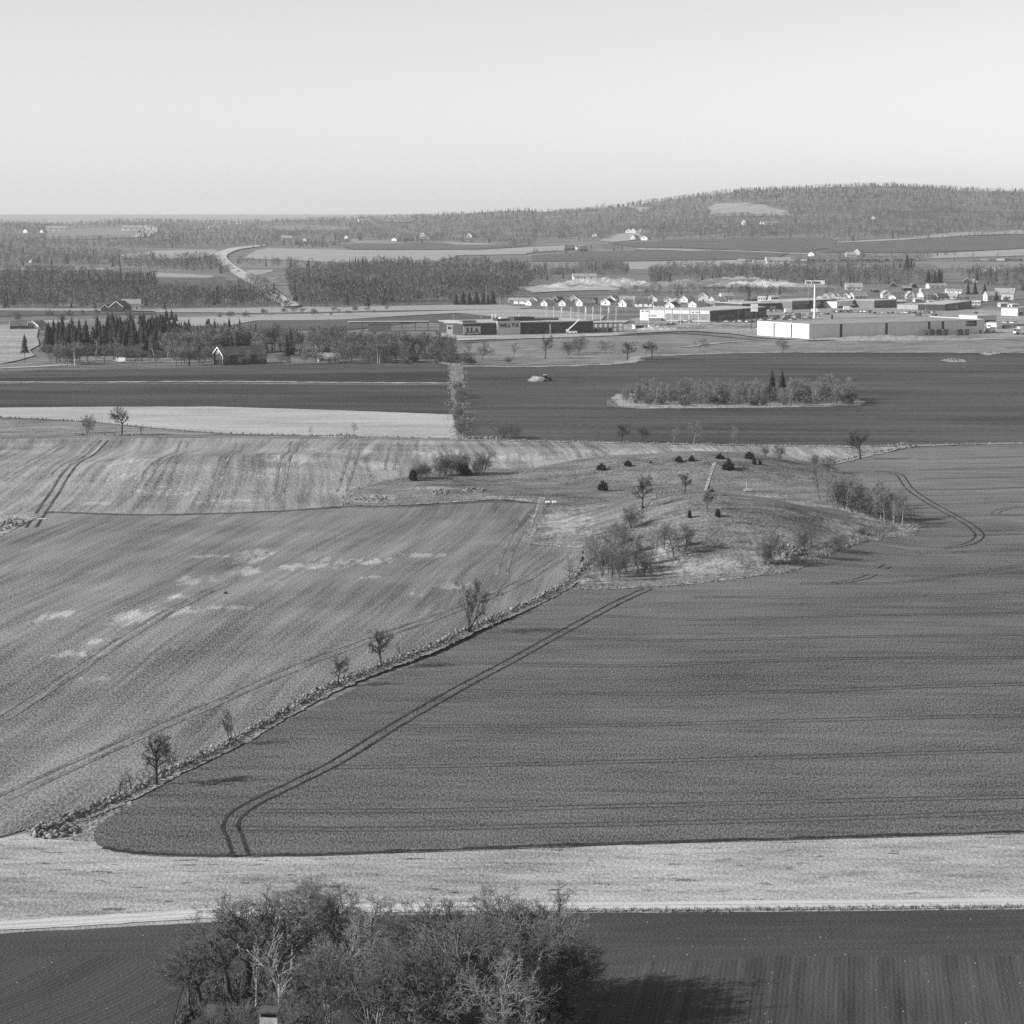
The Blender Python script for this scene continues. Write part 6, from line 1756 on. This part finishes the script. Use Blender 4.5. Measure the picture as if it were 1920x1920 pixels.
for row, (v_, u0, u1, n) in enumerate(((587, 1560, 1640, 9), (589, 1690, 1760, 8), (585.5, 1400, 1470, 9), (606, 1345, 1425, 10), (612, 1205, 1270, 7), (608, 1862, 1915, 6))):
    for i in range(n):
        k = int(rgk.choice((0, 0, 1, 3, 2)))
        car(u0 + (u1 - u0) * (i + rgk.uniform(-.3, .3)) / n, v_ + rgk.uniform(-.5, .5), rgk.uniform(0, 180), k, CN[k] + ' car, ' + nth(i) + ' from the left ' + ('before the white-walled store', 'before the long pale hall', 'before the slanted dark store', 'before the dark store wing', 'beside the site huts', 'on the right-hand yard')[row], 'cars before the shops')
CR = gable_meshes('shed', 7, 4.5, 2.3, 3.4, offwhite, roof_lt, False)
HOUSES['shed'] = CR
HOUSES['shed_d'] = gable_meshes('shedd', 8, 5, 2.3, 3.6, redwall, roof_md, False)
for i, (u_, v_) in enumerate(((1640, 571), (1655, 570), (1672, 568), (1690, 570), (1720, 566), (1745, 569), (1770, 567), (1800, 568), (1830, 572), (1560, 567), (1575, 566), (1545, 566), (1410, 566), (1430, 564), (1450, 563), (1470, 565), (1880, 575), (1900, 578), (1700, 545), (1730, 546), (1780, 548), (1640, 548))):
    house('shed' if i % 3 else 'shed_d', u_, v_, rgk.uniform(-40, 60), ('pale' if i % 3 else 'dark') + ' little shed among the villas behind the stores', 'sheds among the villas', rgk.uniform(.8, 1.3), name='garden_shed', cat='shed')
for i in range(26):
    u_ = rgk.uniform(1400, 1900)
    at_px(('f_round0', 'f_round1', 'f_bush')[i % 3], u_, rgk.uniform(560, 572), rgk.uniform(7, 13), 'small bare garden tree among the villas behind the stores', 'garden_tree', 'tree', 'garden trees among the villas', sx=1.1)
for i in range(12):
    at_px(('f_round0', 'f_bush')[i % 2], 955 + 260 * rgk.random(), rgk.uniform(566, 572), rgk.uniform(6, 11), 'small bare garden tree between the white houses', 'garden_tree', 'tree', 'garden trees between the white houses', sx=1.1)
# goods wagons on the railway
rail = path_xy([(1390, 491), (1520, 491.5), (1640, 491), (1730, 489.5), (1830, 490.5), (1930, 490.5), (2100, 490)], far=True, n=6)
ribbon('railway', rail, 7, plain('track ballast', .16), .9, .02)
wg = (MB().box(-6.0, 6.0, -1.4, 1.4, 1.2, 3.7), )
WAG = []
for i, m_ in enumerate((white, greywall, darkwall, midwall)):
    ps = [('body', MB().box(-6.2, 6.2, -1.4, 1.4, 1.25, 4.0).mesh('wagon_b', m_)), ('chassis', MB().box(-6.6, 6.6, -1.2, 1.2, .9, 1.245).mesh('wagon_c', black))]
    for x in (-4.6, -3.2, 3.2, 4.6):
        ps.append(('wheelset', MB().cyl((x, -1.1, .45), (x, 1.1, .45), .45, n=8).mesh('wagon_w', black)))
    WAG.append(ps)
rd = densify([tuple(q) for q in rail], False, 14.2)
seq = [1, 3, 1, 2, 3, 1, 3, 3, 1, 3, 0, 2, 3, 3, 1, 3, 1, 2, 3, 1, 3, 3, 2, 3, 1, 0, 3, 0, 1, 3, 0, 0, 3, 0, 3, 1, 0]
wi = -1
for i in range(0, len(rd) - 1):
    if 0.52 < i / len(rd) < .64:
        continue
    d = rd[i + 1] - rd[i]
    k = seq[i % len(seq)]
    wi = wi + 1
    o = thing('goods_wagon', ('white', 'pale grey', 'black', 'grey')[k] + ' goods wagon, ' + nth(wi) + ' from the left in the long train', 'wagon', (rd[i][0], rd[i][1], 1.0), math.atan2(d[1], d[0]), 'wagons of the goods train')
    for pn, me in WAG[k]:
        link(pn, me, o)

# tractor with seed drill in the dark field
tr = thing('tractor', 'small dark tractor working in the wide dark field', 'tractor', (*flat(1025, 715), .16), R(12))
MB().box(.2, 2.2, -.42, .42, .85, 1.6).build('bonnet', darkwall, tr)
cb = MB().prism([(-1.35, 1.2), (.19, 1.2), (.05, 2.75), (-1.2, 2.75)], -.75, .75).build('cab', glass, tr)
MB().box(-1.35, .2, -.82, .82, 2.755, 2.92).build('roof', white, cb)
for s in (-1, 1):
    wv = MB().cyl((-.8, s * .7, .85), (-.8, s * 1.15, .85), .85, n=16).build('rear_wheel', tyre, tr)
    MB().cyl((-.8, s * 1.152, .85), (-.8, s * 1.2, .85), .42, n=12).build('rim', offwhite, wv)
    MB().cyl((1.7, s * .65, .55), (1.7, s * 1.0, .55), .55, n=14).build('front_wheel', tyre, tr)
MB().cyl((1.3, .3, 1.6), (1.3, .3, 2.5), .06, n=6).build('exhaust', black, tr)
dr = thing('seed_drill', 'pale seed drill towed behind the tractor in the dark field', 'seed drill', (*flat(1010, 715.5), .16), R(12))
MB().prism([(-.6, 1.0), (.6, 1.0), (.9, 1.9), (-.9, 1.9)], -2.0, 2.0).build('hopper', offwhite, dr)
MB().box(-.7, .7, -2.1, 2.1, .55, .8).build('frame', midwall, dr)
MB().box(.7, 2.6, -.1, .1, .55, .7).build('drawbar', midwall, dr)
for s in (-1, 1):
    MB().cyl((0, s * 2.15, .5), (0, s * 2.4, .5), .5, n=12).build('wheel', tyre, dr)
for k in range(8):
    MB().box(-.95, -.75, -1.9 + .54 * k, -1.8 + .54 * k, .1, .9).build('tine', black, dr)
dm = bpy.data.materials.new('dust')
dm.use_nodes = True
nt = dm.node_tree; nt.nodes.clear()
ou = nt.nodes.new('ShaderNodeOutputMaterial'); pv = nt.nodes.new('ShaderNodeVolumePrincipled')
pv.inputs['Color'].default_value = (.85, .85, .85, 1); pv.inputs['Density'].default_value = .3
nt.links.new(pv.outputs[0], ou.inputs['Volume'])
import bmesh
def dust(u, v, sx, sy, sz):
    bm = bmesh.new()
    bmesh.ops.create_icosphere(bm, subdivisions=3, radius=1)
    for q in bm.verts:
        n = 1 + .22 * math.sin(q.co.x * 5 + q.co.y * 3) * math.cos(q.co.z * 4 + q.co.x)
        q.co = Vector((q.co.x * sx * n, q.co.y * sy * n, max(q.co.z * sz * n, -.05) + .2))
    me = bpy.data.meshes.new('dust'); bm.to_mesh(me); bm.free(); me.materials.append(dm)
    stuff(link('dust_cloud', me, None, (*flat(u, v), .2)), 'pale dust trailing behind the seed drill', 'dust')
dust(1006, 716, 3.6, 3.6, 2.2)

# ------------------------------------------------------------------ small things on the pasture
def fence(label, px, spacing, name='pasture_fence', hp=1.15):
    p = path_xy(px, n=6)
    d = densify([tuple(q) for q in p], False, spacing)
    o = thing(name, label, 'fence', (0, 0, 0))
    pm = MB().cyl((0, 0, -.2), (0, 0, hp), .07, .06, 6).mesh('fence_post', wood)
    z = Z(d[:, 0], d[:, 1]) + .15
    for (x, y), zz in zip(d, z):
        link('post', pm, o, (x, y, zz))
    for k in (.55, 1.0):
        b = MB()
        for i in range(len(d) - 1):
            b.cyl((*d[i], z[i] + k), (*d[i + 1], z[i + 1] + k), .012, n=3)
        b.build('wire', metal, o)
fence('post and wire fence down the left side of the pasture hill', [(1016, 936), (1013, 950), (1004, 975), (996, 1000), (990, 1018), (1040, 1026), (1094, 1036)], 4.0)
fence('post and wire fence along the back of the pasture strip', [(900, 890), (960, 892), (1020, 892), (1080, 886)], 4.0)
fence('post and wire fence along the front foot of the pasture hill', [(1100, 1100), (1200, 1098), (1300, 1092), (1400, 1082)], 5.0)
for u_, lb in ((1026.5, 'left one of two white water tanks by the pasture fence'), (1039, 'right one of two white water tanks by the pasture fence')):
    p = L(u_, 946)
    o = thing('water_tank', lb, 'tank', (p.x, p.y, p.z + .16), R(8))
    MB().cyl((-.55, 0, .42), (.55, 0, .42), .40, n=14).build('tank', white, o)
    for s in (-1, 1):
        MB().box(s * .35 - .08, s * .35 + .08, -.35, .35, -.1, .2).build('cradle', midwall, o)
p = L(1402, 923)
o = thing('picnic_table', 'pale wooden table and thin pole on the crest of the pasture hill', 'table', (p.x, p.y, p.z + .1), R(4))
MB().box(-1.1, 1.1, -.4, .4, .74, .82).build('table_top', offwhite, o)
for s in (-1, 1):
    MB().box(-1.1, 1.1, s * .75 - .14, s * .75 + .14, .42, .48).build('bench', offwhite, o)
    MB().box(s * .8 - .06, s * .8 + .06, -.8, .8, -.1, .415).build('leg', wood, o)
    MB().box(s * .8 - .06, s * .8 + .06, -.3, .3, .485, .735).build('leg', wood, o)
MB().cyl((-.2, .9, -.1), (-.2, .9, 3.0), .05, n=6).build('pole', offwhite, o)
p = L(1093, 1097)
o = thing('slatted_gate', 'small white slatted gate at the upper end of the diagonal wall', 'gate', (p.x, p.y, p.z + .1), R(6))
for k in range(3):
    MB().box(-.45, .45, -.03, .03, .25 + .3 * k, .40 + .3 * k).build('slat', white, o)
for s in (-1, 1):
    MB().box(s * .4 - .05, s * .4 + .05, .035, .11, -.1, 1.2).build('post', wood, o)
p = L(78, 974)
o = thing('plank_bridge', 'short pale plank where the track leaves the crop field', 'plank', (p.x, p.y, p.z + .12), R(10))
for k in range(3):
    MB().box(-1.1, 1.1, -.5 + .36 * k, -.18 + .36 * k, .02, .1).build('plank', white, o)
p = L(423, 1114)
o = link('field_boulder', STONES[3], None, (p.x, p.y, p.z + .25), .4, .9)
o.data = STONES[3].copy(); o.data.materials.clear(); o.data.materials.append(black)
tag(o, 'single black boulder alone in the left crop field', 'boulder')
# hunter's lookout at the bottom edge
p = Vector((*flat(506, 1985), .1))
o = thing('lookout_box', 'pale wooden lookout box with flat roof at the bottom edge of the grove', 'lookout', p, R(-3))
bx0 = MB().box(-.82, .82, -.6, .6, 2.9, 4.0).build('cabin', plain('pale boards', .42, .9, .1, .3, 2), o)
MB().box(-.95, .95, -.85, .8, 4.42, 4.62).build('roof', plain('felt roof', .10, .9, .1, .3, 2), o)
MB().box(-.7, .7, -.58, -.5, 4.005, 4.415).build('opening_shade', black, bx0)  # black sheet painting the shade inside the gap under the roof
for sx in (-1, 1):
    for sy in (-1, 1):
        MB().box(sx * .7 - .06, sx * .7 + .06, sy * .5 - .06, sy * .5 + .06, -.3, 2.895).build('leg', wood, o)
        MB().box(sx * .76 - .05, sx * .76 + .05, sy * .52 - .05, sy * .52 + .05, 4.005, 4.415).build('post', wood, o)

# ------------------------------------------------------------------ haze
hz = bpy.data.materials.new('haze')
hz.use_nodes = True
nt = hz.node_tree
nt.nodes.clear()
ou = nt.nodes.new('ShaderNodeOutputMaterial')
pv = nt.nodes.new('ShaderNodeVolumePrincipled')
pv.inputs['Color'].default_value = (.92, .92, .92, 1)
pv.inputs['Density'].default_value = 0.000042
pv.inputs['Anisotropy'].default_value = 0.2
nt.links.new(pv.outputs[0], ou.inputs['Volume'])
hb = MB().box(-130000, 130000, -300, 44000, -14, 230).build('haze', hz)
stuff(hb, 'thin pale haze lying over the whole plain', 'haze')
